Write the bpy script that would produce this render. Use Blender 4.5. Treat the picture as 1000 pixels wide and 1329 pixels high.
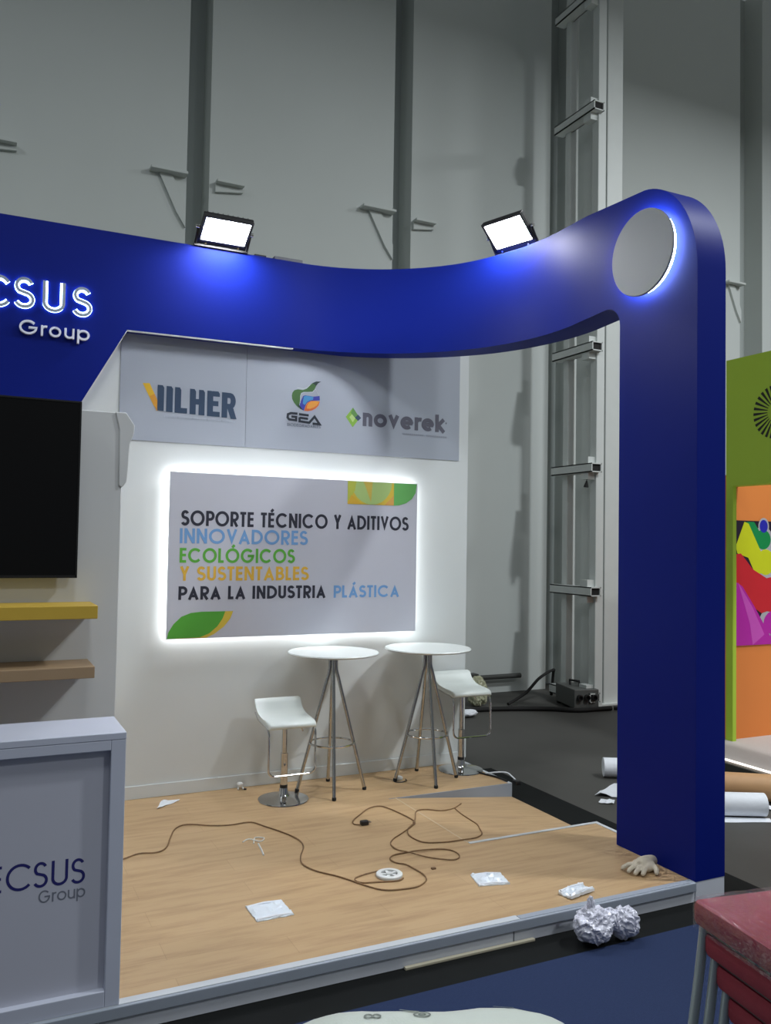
import bpy, bmesh, math, random
from mathutils import Vector, Matrix, noise
random.seed(7)
for o in list(bpy.data.objects): bpy.data.objects.remove(o)
SC = bpy.context.scene
COL = SC.collection
PI = math.pi

# ------------------------------------------------------------------ camera, world, lights, exposure
cam_d = bpy.data.cameras.new('camera'); cam = bpy.data.objects.new('camera', cam_d); COL.objects.link(cam)
cam_d.sensor_fit = 'HORIZONTAL'; cam_d.sensor_width = 36; cam_d.lens = 39.85
cam_d.clip_start = 0.05; cam_d.clip_end = 200
yaw, pitch, roll = math.radians(25.86554), math.radians(2.07956), math.radians(0.93443)
F_ = Vector((math.sin(yaw)*math.cos(pitch), math.cos(yaw)*math.cos(pitch), math.sin(pitch)))
R_ = Vector((math.cos(yaw), -math.sin(yaw), 0)); U_ = R_.cross(F_)
RR = R_*math.cos(roll) + U_*math.sin(roll); UU = -R_*math.sin(roll) + U_*math.cos(roll)
m = Matrix((RR, UU, -F_)).transposed().to_4x4(); m.translation = Vector((0, 0, 2.12))
cam.matrix_world = m
SC.camera = cam

SC.view_settings.view_transform = 'Standard'; SC.view_settings.look = 'None'
SC.view_settings.gamma = 1; SC.view_settings.use_curve_mapping = False
SC.view_settings.exposure = 0.0
AMBIENT = 0.15; HALL = 300; FLOOD = 190; HALO = 7.5; RING = 26; LETTER = 9
wd = bpy.data.worlds.new('hall_ambient'); SC.world = wd; wd.use_nodes = True
wd.node_tree.nodes['Background'].inputs[0].default_value = (0.90, 0.98, 1.0, 1)
wd.node_tree.nodes['Background'].inputs[1].default_value = AMBIENT

def hall_lamp(x, y, z, watts, size=0.8, col=(0.93, 0.97, 1.0)):
    l = bpy.data.lights.new('high_bay_light', 'AREA'); l.shape = 'DISK'; l.size = size
    l.energy = watts; l.color = col
    o = bpy.data.objects.new('high_bay_light', l); COL.objects.link(o); o.location = (x, y, z)
    return o
hall_lamp(8.0, 1.6, 9.6, HALL*1.9, 0.5)
hall_lamp(0.5, 0.5, 9.6, HALL*0.55, 1.5)
hall_lamp(7.0, -4.5, 9.6, HALL*1.3, 1.2)
hall_lamp(-4.5, 3.5, 9.6, HALL*0.6, 1.5)
hall_lamp(12.5, 4.5, 9.6, HALL*1.2, 1.5)

# ------------------------------------------------------------------ materials
def lin(c):
    return tuple(((v/255)/12.92 if v/255 <= 0.04045 else ((v/255+0.055)/1.055)**2.4) for v in c)
MATS = {}
def mat(name, rgb, rough=0.5, metal=0.0, var=0.06, scale=6.0, bump=0.0, bscale=60.0, srgb=True, spec=0.5):
    if name in MATS: return MATS[name]
    mt = bpy.data.materials.new(name); mt.use_nodes = True; MATS[name] = mt
    nt = mt.node_tree; b = nt.nodes['Principled BSDF']
    c = lin(rgb) if srgb else rgb
    b.inputs['Roughness'].default_value = rough; b.inputs['Metallic'].default_value = metal
    b.inputs['Specular IOR Level'].default_value = spec
    tc = nt.nodes.new('ShaderNodeTexCoord')
    n = nt.nodes.new('ShaderNodeTexNoise'); n.inputs['Scale'].default_value = scale; n.inputs['Detail'].default_value = 4
    nt.links.new(tc.outputs['Object'], n.inputs['Vector'])
    r = nt.nodes.new('ShaderNodeMix'); r.data_type = 'RGBA'
    r.inputs[6].default_value = (*[v*(1-var) for v in c], 1); r.inputs[7].default_value = (*[min(1, v*(1+var)) for v in c], 1)
    nt.links.new(n.outputs['Fac'], r.inputs[0]); nt.links.new(r.outputs[2], b.inputs['Base Color'])
    if bump:
        n2 = nt.nodes.new('ShaderNodeTexNoise'); n2.inputs['Scale'].default_value = bscale; n2.inputs['Detail'].default_value = 3
        nt.links.new(tc.outputs['Object'], n2.inputs['Vector'])
        bp = nt.nodes.new('ShaderNodeBump'); bp.inputs['Strength'].default_value = bump; bp.inputs['Distance'].default_value = 0.01
        nt.links.new(n2.outputs['Fac'], bp.inputs['Height']); nt.links.new(bp.outputs['Normal'], b.inputs['Normal'])
    return mt
def emit(name, rgb, strength):
    if name in MATS: return MATS[name]
    mt = bpy.data.materials.new(name); mt.use_nodes = True; MATS[name] = mt
    b = mt.node_tree.nodes['Principled BSDF']
    b.inputs['Base Color'].default_value = (0.8, 0.8, 0.8, 1)
    b.inputs['Emission Color'].default_value = (*rgb, 1); b.inputs['Emission Strength'].default_value = strength
    return mt
def wood_mat():
    mt = bpy.data.materials.new('laminate_wood'); mt.use_nodes = True; nt = mt.node_tree; b = nt.nodes['Principled BSDF']
    tc = nt.nodes.new('ShaderNodeTexCoord'); mp = nt.nodes.new('ShaderNodeMapping'); mp.inputs['Scale'].default_value = (1.1, 9, 1)
    nt.links.new(tc.outputs['Object'], mp.inputs[0])
    n = nt.nodes.new('ShaderNodeTexNoise'); n.inputs['Scale'].default_value = 2.2; n.inputs['Detail'].default_value = 6; n.inputs['Roughness'].default_value = 0.6
    nt.links.new(mp.outputs[0], n.inputs['Vector'])
    cr = nt.nodes.new('ShaderNodeValToRGB')
    cr.color_ramp.elements[0].position = 0.28; cr.color_ramp.elements[0].color = (*lin((165, 134, 98)), 1)
    cr.color_ramp.elements[1].position = 0.55; cr.color_ramp.elements[1].color = (*lin((186, 156, 117)), 1)
    nt.links.new(n.outputs['Fac'], cr.inputs[0])
    br = nt.nodes.new('ShaderNodeTexBrick'); br.inputs['Scale'].default_value = 1.0
    br.inputs['Brick Width'].default_value = 1.2; br.inputs['Row Height'].default_value = 0.19; br.inputs['Mortar Size'].default_value = 0.0015
    br.inputs['Color1'].default_value = (1, 1, 1, 1); br.inputs['Color2'].default_value = (0.94, 0.93, 0.91, 1); br.inputs['Mortar'].default_value = (0.74, 0.70, 0.66, 1)
    nt.links.new(tc.outputs['Object'], br.inputs['Vector'])
    mx = nt.nodes.new('ShaderNodeMix'); mx.data_type = 'RGBA'; mx.blend_type = 'MULTIPLY'; mx.inputs[0].default_value = 0.8
    nt.links.new(cr.outputs[0], mx.inputs[6]); nt.links.new(br.outputs['Color'], mx.inputs[7])
    nt.links.new(mx.outputs[2], b.inputs['Base Color']); b.inputs['Roughness'].default_value = 0.42
    MATS['laminate_wood'] = mt; return mt
def film_mat():
    mt = bpy.data.materials.new('clear_film'); mt.use_nodes = True; nt = mt.node_tree
    for n in list(nt.nodes):
        if n.type == 'BSDF_PRINCIPLED': nt.nodes.remove(n)
    out = [n for n in nt.nodes if n.type == 'OUTPUT_MATERIAL'][0]
    tr = nt.nodes.new('ShaderNodeBsdfTransparent'); tr.inputs[0].default_value = (0.93, 0.93, 0.95, 1)
    gl = nt.nodes.new('ShaderNodeBsdfGlossy'); gl.inputs['Roughness'].default_value = 0.16
    df = nt.nodes.new('ShaderNodeBsdfDiffuse'); df.inputs[0].default_value = (0.8, 0.8, 0.85, 1)
    mx = nt.nodes.new('ShaderNodeMixShader'); mx.inputs[0].default_value = 0.11
    m2 = nt.nodes.new('ShaderNodeMixShader'); m2.inputs[0].default_value = 0.025
    tc = nt.nodes.new('ShaderNodeTexCoord'); mp = nt.nodes.new('ShaderNodeMapping')
    mp.inputs['Scale'].default_value = (34, 9, 14); mp.inputs['Rotation'].default_value = (0, 0, 0.35)
    n = nt.nodes.new('ShaderNodeTexNoise'); n.inputs['Scale'].default_value = 1.3; n.inputs['Detail'].default_value = 3
    bp = nt.nodes.new('ShaderNodeBump'); bp.inputs['Strength'].default_value = 0.9; bp.inputs['Distance'].default_value = 0.02
    nt.links.new(tc.outputs['Object'], mp.inputs[0]); nt.links.new(mp.outputs[0], n.inputs['Vector'])
    nt.links.new(n.outputs['Fac'], bp.inputs['Height']); nt.links.new(bp.outputs[0], gl.inputs['Normal'])
    nt.links.new(tr.outputs[0], mx.inputs[1]); nt.links.new(gl.outputs[0], mx.inputs[2])
    nt.links.new(mx.outputs[0], m2.inputs[1]); nt.links.new(df.outputs[0], m2.inputs[2]); nt.links.new(m2.outputs[0], out.inputs[0])
    MATS['clear_film'] = mt; return mt

WOOD = wood_mat(); FILM = film_mat()
WHITE = mat('white_paint', (214, 219, 219), 0.55, var=0.03, scale=2)
BANNER = mat('banner_vinyl', (166, 173, 185), 0.45, var=0.02, scale=1.5)
SIGNW = mat('sign_print', (194, 196, 207), 0.4, var=0.02)
TVW = mat('panel_grey_white', (206, 208, 208), 0.5, var=0.03, scale=2)
BLUE = mat('blue_paint', (0.0036, 0.0120, 0.175), 0.45, var=0.05, scale=2, srgb=False, spec=0.10)
CHROME = mat('chrome', (205, 205, 205), 0.12, 1.0, var=0.02)
STEEL = mat('brushed_steel', (186, 186, 184), 0.2, 1.0, var=0.05)
BLACKP = mat('black_plastic', (22, 22, 24), 0.4, var=0.1)
RUBBER_AND_SHADE = mat('rubber_and_shade', (18, 18, 18), 0.8)
SEATW = mat('white_leatherette', (212, 219, 216), 0.35, var=0.02, bump=0.05, bscale=300)
TRIM = mat('grey_trim', (190, 195, 200), 0.4, var=0.05)
LIP = mat('grey_lip', (148, 156, 168), 0.45, var=0.06)
SKIRT = mat('skirt_white', (208, 212, 222), 0.5, var=0.07, scale=5)
HALLW = mat('hall_wall_paint', (198, 204, 201), 0.7, var=0.05, scale=0.8)
HALLD = mat('hall_wall_joint', (166, 173, 171), 0.8, var=0.05, scale=0.8)
FLOORM = mat('concrete_floor', (72, 71, 68), 0.6, spec=0.3, var=0.22, scale=1.4, bump=0.05)
SHEET = mat('black_sheet', (18, 20, 20), 0.8, spec=0.15, var=0.3, scale=5)
CARPET = mat('blue_carpet', (41, 53, 84), 0.95, spec=0.15, var=0.16, scale=110, bump=0.5, bscale=400)
POSTM = mat('white_steel', (205, 210, 207), 0.5, var=0.05)
GREEN = mat('green_panel', (176, 210, 62), 0.55, var=0.04, scale=2)
ORANGE = mat('orange_panel', (232, 136, 64), 0.6, var=0.04, scale=2)
NAVY = mat('navy_ink', (24, 30, 52), 0.5)
PAPER = mat('white_paper', (226, 230, 236), 0.6, var=0.04, scale=30, bump=0.2, bscale=40)
RED = mat('red_fabric', (138, 25, 47), 0.6, var=0.12, scale=40, bump=0.2, bscale=300)

# ------------------------------------------------------------------ mesh helpers
ORG = {}
class MB:
    def __init__(s): s.v = []; s.f = []; s.mi = []; s.mats = []
    def idx(s, m):
        if m not in s.mats: s.mats.append(m)
        return s.mats.index(m)
    def add(s, vs, fs, m):
        k = len(s.v); i = s.idx(m)
        s.v += [tuple(v) for v in vs]; s.f += [tuple(k+a for a in f) for f in fs]; s.mi += [i]*len(fs); return s
    def box(s, x0, x1, y0, y1, z0, z1, m, mtx=None):
        vs = [Vector((x, y, z)) for z in (z0, z1) for y in (y0, y1) for x in (x0, x1)]
        if mtx: vs = [mtx @ v for v in vs]
        return s.add(vs, [(0,2,3,1),(4,5,7,6),(0,1,5,4),(2,6,7,3),(0,4,6,2),(1,3,7,5)], m)
    def rbox(s, x0, x1, y0, y1, z0, z1, r, m, n=5, mtx=None):
        # box with corners rounded in plan and softened top/bottom edges
        cs = [(x1-r, y1-r, 0), (x0+r, y1-r, PI/2), (x0+r, y0+r, PI), (x1-r, y0+r, 1.5*PI)]
        rings = []
        e = min(r, (z1-z0)/2)*0.6
        for (z, ins) in ((z0, e), (z0+e*0.3, e*0.3), (z0+e, 0), (z1-e, 0), (z1-e*0.3, e*0.3), (z1, e)):
            ring = []
            for cx, cy, a in cs:
                for i in range(n+1):
                    t = a + PI/2*i/n; ring.append(Vector((cx+(r-ins)*math.cos(t), cy+(r-ins)*math.sin(t), z)))
            rings.append(ring)
        N = len(rings[0]); vs = [v for g in rings for v in g]
        if mtx: vs = [mtx @ v for v in vs]
        fs = [(j*N+i, j*N+(i+1) % N, (j+1)*N+(i+1) % N, (j+1)*N+i) for j in range(len(rings)-1) for i in range(N)]
        fs += [tuple(range(N-1, -1, -1)), tuple((len(rings)-1)*N+i for i in range(N))]
        return s.add(vs, fs, m)
    def tube(s, path, r, m, n=10, closed=False, cap=True):
        P = [Vector(p) for p in path]; N = len(P); rs = r if isinstance(r, (list, tuple)) else [r]*N
        vs = []; prev = None
        for i, p in enumerate(P):
            a = P[(i-1) % N] if (closed or i > 0) else p; b = P[(i+1) % N] if (closed or i < N-1) else p
            t = (b-a).normalized()
            if prev is None:
                u = t.orthogonal().normalized()
            else:
                u = (prev - t*prev.dot(t)); u = u.normalized() if u.length > 1e-6 else t.orthogonal().normalized()
            prev = u; w = t.cross(u)
            vs += [p + (u*math.cos(2*PI*k/n) + w*math.sin(2*PI*k/n))*rs[i] for k in range(n)]
        M = N if closed else N-1
        fs = [(i*n+k, i*n+(k+1) % n, ((i+1) % N)*n+(k+1) % n, ((i+1) % N)*n+k) for i in range(M) for k in range(n)]
        if cap and not closed: fs += [tuple(range(n-1, -1, -1)), tuple((N-1)*n+k for k in range(n))]
        return s.add(vs, fs, m)
    def lathe(s, prof, m, c=(0, 0, 0), n=40, mtx=None):
        vs = [Vector((c[0]+r*math.cos(2*PI*k/n), c[1]+r*math.sin(2*PI*k/n), c[2]+z)) for r, z in prof for k in range(n)]
        if mtx: vs = [mtx @ v for v in vs]
        fs = [(j*n+k, j*n+(k+1) % n, (j+1)*n+(k+1) % n, (j+1)*n+k) for j in range(len(prof)-1) for k in range(n)]
        fs += [tuple(range(n-1, -1, -1)), tuple((len(prof)-1)*n+k for k in range(n))]
        return s.add(vs, fs, m)
    def prism(s, poly, fr, t, m):
        # poly: 2D outline on frame fr = (origin, u, v, n); front face at +t along n
        o, u, v, n = fr; N = len(poly); s.k = (getattr(s, 'k', 0)+1) % 4; t = t+0.00006*s.k
        a = sum(poly[i][0]*poly[(i+1) % N][1]-poly[(i+1) % N][0]*poly[i][1] for i in range(N))
        if a*(u.cross(v).dot(n)) < 0: poly = poly[::-1]
        vs = [o+u*x+v*y for x, y in poly] + [o+u*x+v*y+n*t for x, y in poly]
        fs = [tuple(range(N-1, -1, -1)), tuple(range(N, 2*N))] + [(i, (i+1) % N, N+(i+1) % N, N+i) for i in range(N)]
        return s.add(vs, fs, m)
    def stroke(s, pts, w, fr, t, m, closed=False):
        o, u, v, n = fr; P = [Vector(p) for p in pts]; P = [p for i, p in enumerate(P) if i == 0 or (p-P[i-1]).length > 1e-5]; N = len(P); L = []; R = []; s.k = (getattr(s, 'k', 0)+1) % 4; t = t+0.00006*s.k
        for i in range(N):
            d1 = (P[i]-P[i-1]) if (closed or i > 0) else (P[1]-P[0])
            d2 = (P[(i+1) % N]-P[i]) if (closed or i < N-1) else d1
            d1 = d1.normalized(); d2 = d2.normalized(); n1 = Vector((-d1.y, d1.x)); n2 = Vector((-d2.y, d2.x))
            b = (n1+n2); b = b.normalized() if b.length > 1e-6 else n1
            k = 1/max(0.35, b.dot(n1)); L.append(P[i]+b*w/2*k); R.append(P[i]-b*w/2*k)
        M = N if closed else N-1; flip = u.cross(v).dot(n) < 0
        vs = []
        for i in range(N):
            for q, h in ((L[i], 0), (R[i], 0), (L[i], t), (R[i], t)): vs.append(o+u*q.x+v*q.y+n*h)
        fs = []
        for i in range(M):
            a = i*4; b = ((i+1) % N)*4
            fs += [(a+2, a+3, b+3, b+2), (a, a+2, b+2, b), (a+1, b+1, b+3, a+3), (a, b, b+1, a+1)]
        if not closed: e = (N-1)*4; fs += [(0, 1, 3, 2), (e, e+2, e+3, e+1)]
        return s.add(vs, fs, m)
    def build(s, name, parent=None, label=None, smooth=35, bevel=0, origin=None, sub=0, recalc=True):
        if parent is not None: og = ORG[parent]
        elif origin is not None: og = Vector(origin)
        else:
            xs = [v[0] for v in s.v]; ys = [v[1] for v in s.v]; zs = [v[2] for v in s.v]
            og = Vector(((min(xs)+max(xs))/2, (min(ys)+max(ys))/2, min(zs)))
        me = bpy.data.meshes.new(name); me.from_pydata([tuple(Vector(v)-og) for v in s.v], [], s.f)
        for mt in s.mats: me.materials.append(mt)
        me.polygons.foreach_set('material_index', s.mi)
        if recalc:
            b = bmesh.new(); b.from_mesh(me); bmesh.ops.recalc_face_normals(b, faces=b.faces); b.to_mesh(me); b.free()
        if smooth:
            me.polygons.foreach_set('use_smooth', [True]*len(me.polygons)); me.set_sharp_from_angle(angle=math.radians(smooth))
        me.update()
        o = bpy.data.objects.new(name, me); COL.objects.link(o)
        if parent is not None: o.parent = parent
        else: o.location = og
        ORG[o] = og
        if bevel:
            md = o.modifiers.new('bevel', 'BEVEL'); md.width = bevel; md.segments = 2; md.limit_method = 'ANGLE'; md.angle_limit = math.radians(40)
        if sub:
            md = o.modifiers.new('subdivision', 'SUBSURF'); md.levels = sub; md.render_levels = sub
        if label: o['label'] = label
        return o
def thing(name, loc, label, cat, group=None):
    o = bpy.data.objects.new(name, None); COL.objects.link(o); o.location = loc; o.empty_display_size = 0.1
    ORG[o] = Vector(loc); return tag(o, label, cat, group)
def tag(o, label, cat, group=None):
    o['label'] = label; o['category'] = cat
    if group: o['group'] = group
    return o
def struct(o): o['kind'] = 'structure'; return o
def copy_tree(o, parent=None):
    c = o.copy(); COL.objects.link(c); c.parent = parent; ORG[c] = ORG.get(o)
    for ch in list(o.children): copy_tree(ch, c)
    return c
FRONT = lambda y, n=-1: (Vector((0, y, 0)), Vector((1, 0, 0)), Vector((0, 0, 1)), Vector((0, n, 0)))   # faces -Y, u = X, v = Z

# ------------------------------------------------------------------ stroke lettering (geometric sans)
def arc(cx, cy, rx, ry, a0, a1, n=14):
    return [(cx+rx*math.cos(math.radians(a0+(a1-a0)*i/n)), cy+ry*math.sin(math.radians(a0+(a1-a0)*i/n))) for i in range(n+1)]
def glyph(ch, w):
    # list of (points, closed), advance width; cap height 1
    h = w/2; lo, hi = h, 1-h; mid = 0.5
    if ch == ' ': return [], 0.30
    if ch in 'ÉÓÁ':
        base = {'É': 'E', 'Ó': 'O', 'Á': 'A'}[ch]; s, a = glyph(base, w)
        cx = a*0.5; return s+[([(cx-0.03, 1.06), (cx+0.14, 1.24)], False)], a
    if ch == 'O': r = 0.5-h+0.01; return [(arc(0.51, 0.5, r, r, 0, 360, 32)[:-1], True)], 1.02
    if ch == 'C': r = 0.5-h; return [(arc(0.5, 0.5, r, r, 42, 318, 24), False)], 0.93
    if ch == 'G': r = 0.5-h; return [(arc(0.5, 0.5, r, r, 42, 352, 26)+[(0.5+r, 0.49), (0.52, 0.49)], False)], 1.02
    if ch == 'S':
        r1 = 0.25-h*0.55; x = 0.27
        up = arc(x, hi-r1, r1*0.92, r1, 25, 230, 16); r2 = (hi-2*r1-lo)/2
        dn = arc(x, lo+r2, r2*1.02, r2, 62, -155, 16)
        return [(up+dn, False)], 0.54
    if ch == 'P': return [([(h, 0), (h, 1)], False), ([(h, hi), (0.30, hi)]+arc(0.30, hi-0.235, 0.22, 0.235, 90, -90, 12)+[(h, hi-0.47)], False)], 0.56
    if ch == 'R': return glyph('P', w)[0]+[([(0.24, hi-0.47), (0.50, 0)], False)], 0.60
    if ch == 'B': return [([(h, 0), (h, 1)], False), ([(h, hi), (0.26, hi)]+arc(0.26, (hi+0.52)/2, 0.19, (hi-0.52)/2, 90, -90, 10)+[(h, 0.52)], False),
                          ([(h, 0.52), (0.28, 0.52)]+arc(0.28, (lo+0.52)/2, 0.23, (0.52-lo)/2, 90, -90, 10)+[(h, lo)], False)], 0.58
    if ch == 'D': return [([(h, 0), (h, 1)], False), ([(h, hi), (0.26, hi)]+arc(0.26, 0.5, 0.40, 0.5-h, 90, -90, 16)+[(h, lo)], False)], 0.74
    if ch == 'T': return [([(0, hi), (0.46, hi)], False), ([(0.23, 1), (0.23, 0)], False)], 0.46
    if ch == 'E': return [([(h, 0), (h, 1)], False), ([(h, hi), (0.46, hi)], False), ([(h, 0.52), (0.44, 0.52)], False), ([(h, lo), (0.46, lo)], False)], 0.48
    if ch == 'L': return [([(h, 1), (h, 0)], False), ([(h, lo), (0.40, lo)], False)], 0.42
    if ch == 'I': return [([(h, 0), (h, 1)], False)], w
    if ch == 'N': return [([(h, 0), (h, 1)], False), ([(h, 1-h*0.4), (0.66-h, h*0.4)], False), ([(0.66-h, 0), (0.66-h, 1)], False)], 0.66
    if ch == 'M': return [([(h, 0), (h, 1)], False), ([(h, 0.98), (0.4, 0.1), (0.8-h, 0.98)], False), ([(0.8-h, 0), (0.8-h, 1)], False)], 0.8
    if ch == 'V': return [([(h*0.9, 1), (0.34, h*2.4), (0.68-h*0.9, 1)], False)], 0.68
    if ch == 'A': return [([(h*0.9, 0), (0.37, 1-h*2.4), (0.74-h*0.9, 0)], False), ([(0.16, 0.28), (0.58, 0.28)], False)], 0.74
    if ch == 'Y': return [([(h*0.9, 1), (0.30, 0.45)], False), ([(0.60-h*0.9, 1), (0.30, 0.45), (0.30, 0)], False)], 0.60
    if ch == 'U': return [([(h, 1), (h, 0.30)]+arc(0.30, 0.30, 0.30-h, 0.30-h, 180, 360, 14)+[(0.60-h, 1)], False)], 0.60
    if ch == 'H': return [([(h, 0), (h, 1)], False), ([(0.56-h, 0), (0.56-h, 1)], False), ([(h, 0.5), (0.56-h, 0.5)], False)], 0.56
    # lower case: x height 0.72 of cap height
    X = 0.74; r = X/2-h
    if ch == 'o': return [(arc(X/2, X/2, r, r, 0, 360, 28)[:-1], True)], X
    if ch == 'e': return [([(X/2-r, X/2), (X/2+r+h*0.6, X/2)], False), (arc(X/2, X/2, r, r, -6, 312, 24), False)], X
    if ch == 'r': return [([(h, 0), (h, X)], False), (arc(h+0.22, X-h-0.20, 0.22, 0.20, 180, 70, 8), False)], 0.34
    if ch == 'u': return [([(h, X), (h, 0.27)]+arc(0.27, 0.27, 0.27-h, 0.27-h, 180, 360, 12)+[(0.54-h, X)], False), ([(0.54-h, X), (0.54-h, 0)], False)], 0.54
    if ch == 'n': return [([(h, 0), (h, X)], False), ([(h, X-0.27)]+arc(0.27, X-0.27, 0.27-h, 0.27-h, 180, 0, 12)+[(0.54-h, 0)], False)], 0.54
    if ch == 'p': return [(arc(X/2, X/2, r, r, 0, 360, 28)[:-1], True), ([(h, X), (h, -0.27)], False)], X
    if ch == 'v': return [([(h*0.9, X), (0.31, h*2.0), (0.62-h*0.9, X)], False)], 0.62
    if ch == 'k': return [([(h, 0), (h, 1)], False), ([(h, X*0.42), (0.50, X)], False), ([(0.2, X*0.5), (0.52, 0)], False)], 0.54
    raise ValueError(ch)
def text(mb, s, x0, x1, z0, cap, w, fr, t, m, gap=0.11):
    """lay out s from x0 to x1 on the baseline z0; tracking takes up the slack"""
    ww = w/cap; gl = [glyph(c, ww) for c in s]; nat = sum(a for _, a in gl)*cap
    gp = (x1-x0-nat)/max(1, len(s)-1); sx = 1.0
    sx = (x1-x0-(len(s)-1)*gap*cap)/nat; gp = gap*cap
    x = x0
    for st, a in gl:
        for pts, cl in st: mb.stroke([(x+px*cap*sx, z0+py*cap) for px, py in pts], w, fr, t, m, cl)
        x += a*cap*sx+gp
def fit(mb, ch, x0, x1, z0, z1, w, fr, t, m):
    """one letter fitted to a box"""
    cap = z1-z0; st, a = glyph(ch, w/cap)
    for pts, cl in st: mb.stroke([(x0+px/a*(x1-x0), z0+py*cap) for px, py in pts], w, fr, t, m, cl)

# ================================================================== SETTING: hall
struct(MB().box(-14, 26, -10, 10.9, -0.1, 0, FLOORM).build('floor', smooth=0))
b = MB()
edges = [-14, -6.1, -5.8, -3.35, -3.05, -0.55, -0.25, 2.25, 2.53, 5.08, 5.36, 7.72, 8.14, 11.72, 12.26, 15.0, 15.3, 26]
for i in range(0, len(edges)-1, 2):
    b.box(edges[i], edges[i+1], 10.4, 10.8, 0, 12, HALLW)
b.box(-14, 26, 10.78, 11.0, 0, 12, HALLD)
struct(b.build('wall_back', smooth=0))

def wall_bracket(x0, x1, z, flip, label):
    """steel ledge plate on a tapering gusset, fixed to the hall wall"""
    g = thing('wall_bracket', ((x0+x1)/2, 10.4, z), label, 'bracket', 'steel ledges on the hall wall')
    MB().box(x0, x1, 10.26, 10.4, z, z+0.035, HALLW).build('ledge', g, smooth=0, bevel=0.006)
    b = MB(); fr = (Vector((0, 10.4, 0)), Vector((1, 0, 0)), Vector((0, 0, 1)), Vector((0, -1, 0))); d = x1-x0
    if flip: b.prism([(x0, z), (x0, z-0.10), (x1, z-0.05), (x1, z)], fr, 0.05, HALLW)
    else: b.prism([(x0+d*0.25, z), (x0+d*0.62, z), (x1, z-0.42), (x1, z-0.62), (x1-d*0.25, z-0.45)], fr, 0.04, HALLW)
    b.build('gusset', g, smooth=0)
wall_bracket(1.80, 2.24, 6.56, False, 'steel ledge on the hall wall, left of the joint above the left floodlight')
wall_bracket(2.60, 2.95, 6.55, True, 'small steel ledge on the hall wall, right of the joint above the left floodlight')
wall_bracket(4.58, 5.07, 6.62, False, 'steel ledge on the hall wall, left of the joint midway between the floodlights')
wall_bracket(5.38, 5.70, 6.57, True, 'small steel ledge on the hall wall, right of the joint midway between the floodlights')
wall_bracket(11.32, 11.71, 6.60, False, 'steel ledge on the hall wall just right of the blue column')
wall_bracket(-0.20, 0.33, 6.52, True, 'steel ledge on the hall wall at the far left edge')

# steel column standing in front of the hall wall
c = thing('steel_column', (7.85, 9.6, 0), 'tall white steel column against the hall wall, right of the ladder frame', 'column')
MB().box(7.70, 7.97, 9.08, 9.72, 0, 12, POSTM).build('shaft', c, smooth=0, bevel=0.01)
MB().box(7.97, 8.07, 9.20, 9.60, 0, 12, HALLW).build('side_channel', c, smooth=0)
MB().box(7.60, 8.08, 9.0, 9.4, 0, 0.02, POSTM).build('base_plate', c, smooth=0)

# ladder like frame of square tube
lf = thing('ladder_frame', (7.43, 9.2, 0), 'tall grey ladder frame of square steel tube with open rung ends by hall wall', 'frame')
MB().box(7.37, 7.50, 8.87, 9.0, 0, 11.2, POSTM).build('post', lf, smooth=0, bevel=0.008)
MB().box(7.36, 7.47, 9.46, 9.57, 0, 11.2, POSTM).build('post', lf, smooth=0, bevel=0.008)
for z in (0.16, 1.53, 3.15, 4.75, 6.36, 7.97, 9.55, 11.1):
    b = MB(); x0, x1, y0, y1, h, t = 7.235, 7.405, 8.80, 9.66, 0.06, 0.014
    b.box(x0, x1, y0, y1, z+h-t, z+h, POSTM); b.box(x0, x1, y0, y1, z-h, z-h+t, POSTM)
    b.box(x0, x0+t, y0, y1, z-h, z+h, POSTM); b.box(x1-t, x1, y0, y1, z-h, z+h, POSTM)
    b.box(x0+t, x1-t, y0+0.02, y0+0.03, z-h+t, z+h-t, RUBBER_AND_SHADE)  # black plate stands in for the shade inside the open tube end
    r = b.build('rung', lf, smooth=0)
    MB().box(7.26, 7.38, 8.9, 9.05, z-0.15, z+0.15, POSTM).build('collar', r, smooth=0)
hk = MB(); hk.tube([(7.28, 8.95, 3.09), (7.28, 8.95, 2.98)], 0.006, RUBBER_AND_SHADE); hk.tube([(7.28, 8.95, 2.98), (7.27, 8.95, 2.90)], [0.012, 0.035], RUBBER_AND_SHADE)
hk.build('hook', lf)

# ------------------------------------------------------------------ black underlay, blue carpet
b = MB(); b.box(-2.5, 4.5, 3.55, 6.9, 0, 0.004, SHEET)
tag(b.build('underlay', smooth=0), 'black floor sheet showing around the edges of the wooden platform', 'floor covering')
b = MB(); b.add([(-3, -1.5, 0.0), (6.2, -1.5, 0), (6.2, 3.62, 0), (-3, 3.56, 0), (-3, -1.5, 0.010), (6.2, -1.5, 0.010), (6.2, 3.62, 0.010), (-3, 3.56, 0.010)],
                [(0, 3, 2, 1), (4, 5, 6, 7), (0, 1, 5, 4), (1, 2, 6, 5), (2, 3, 7, 6), (3, 0, 4, 7)], CARPET)
tag(b.build('carpet', smooth=0), 'dark blue carpet on the floor in front of the wooden platform', 'carpet')

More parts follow.
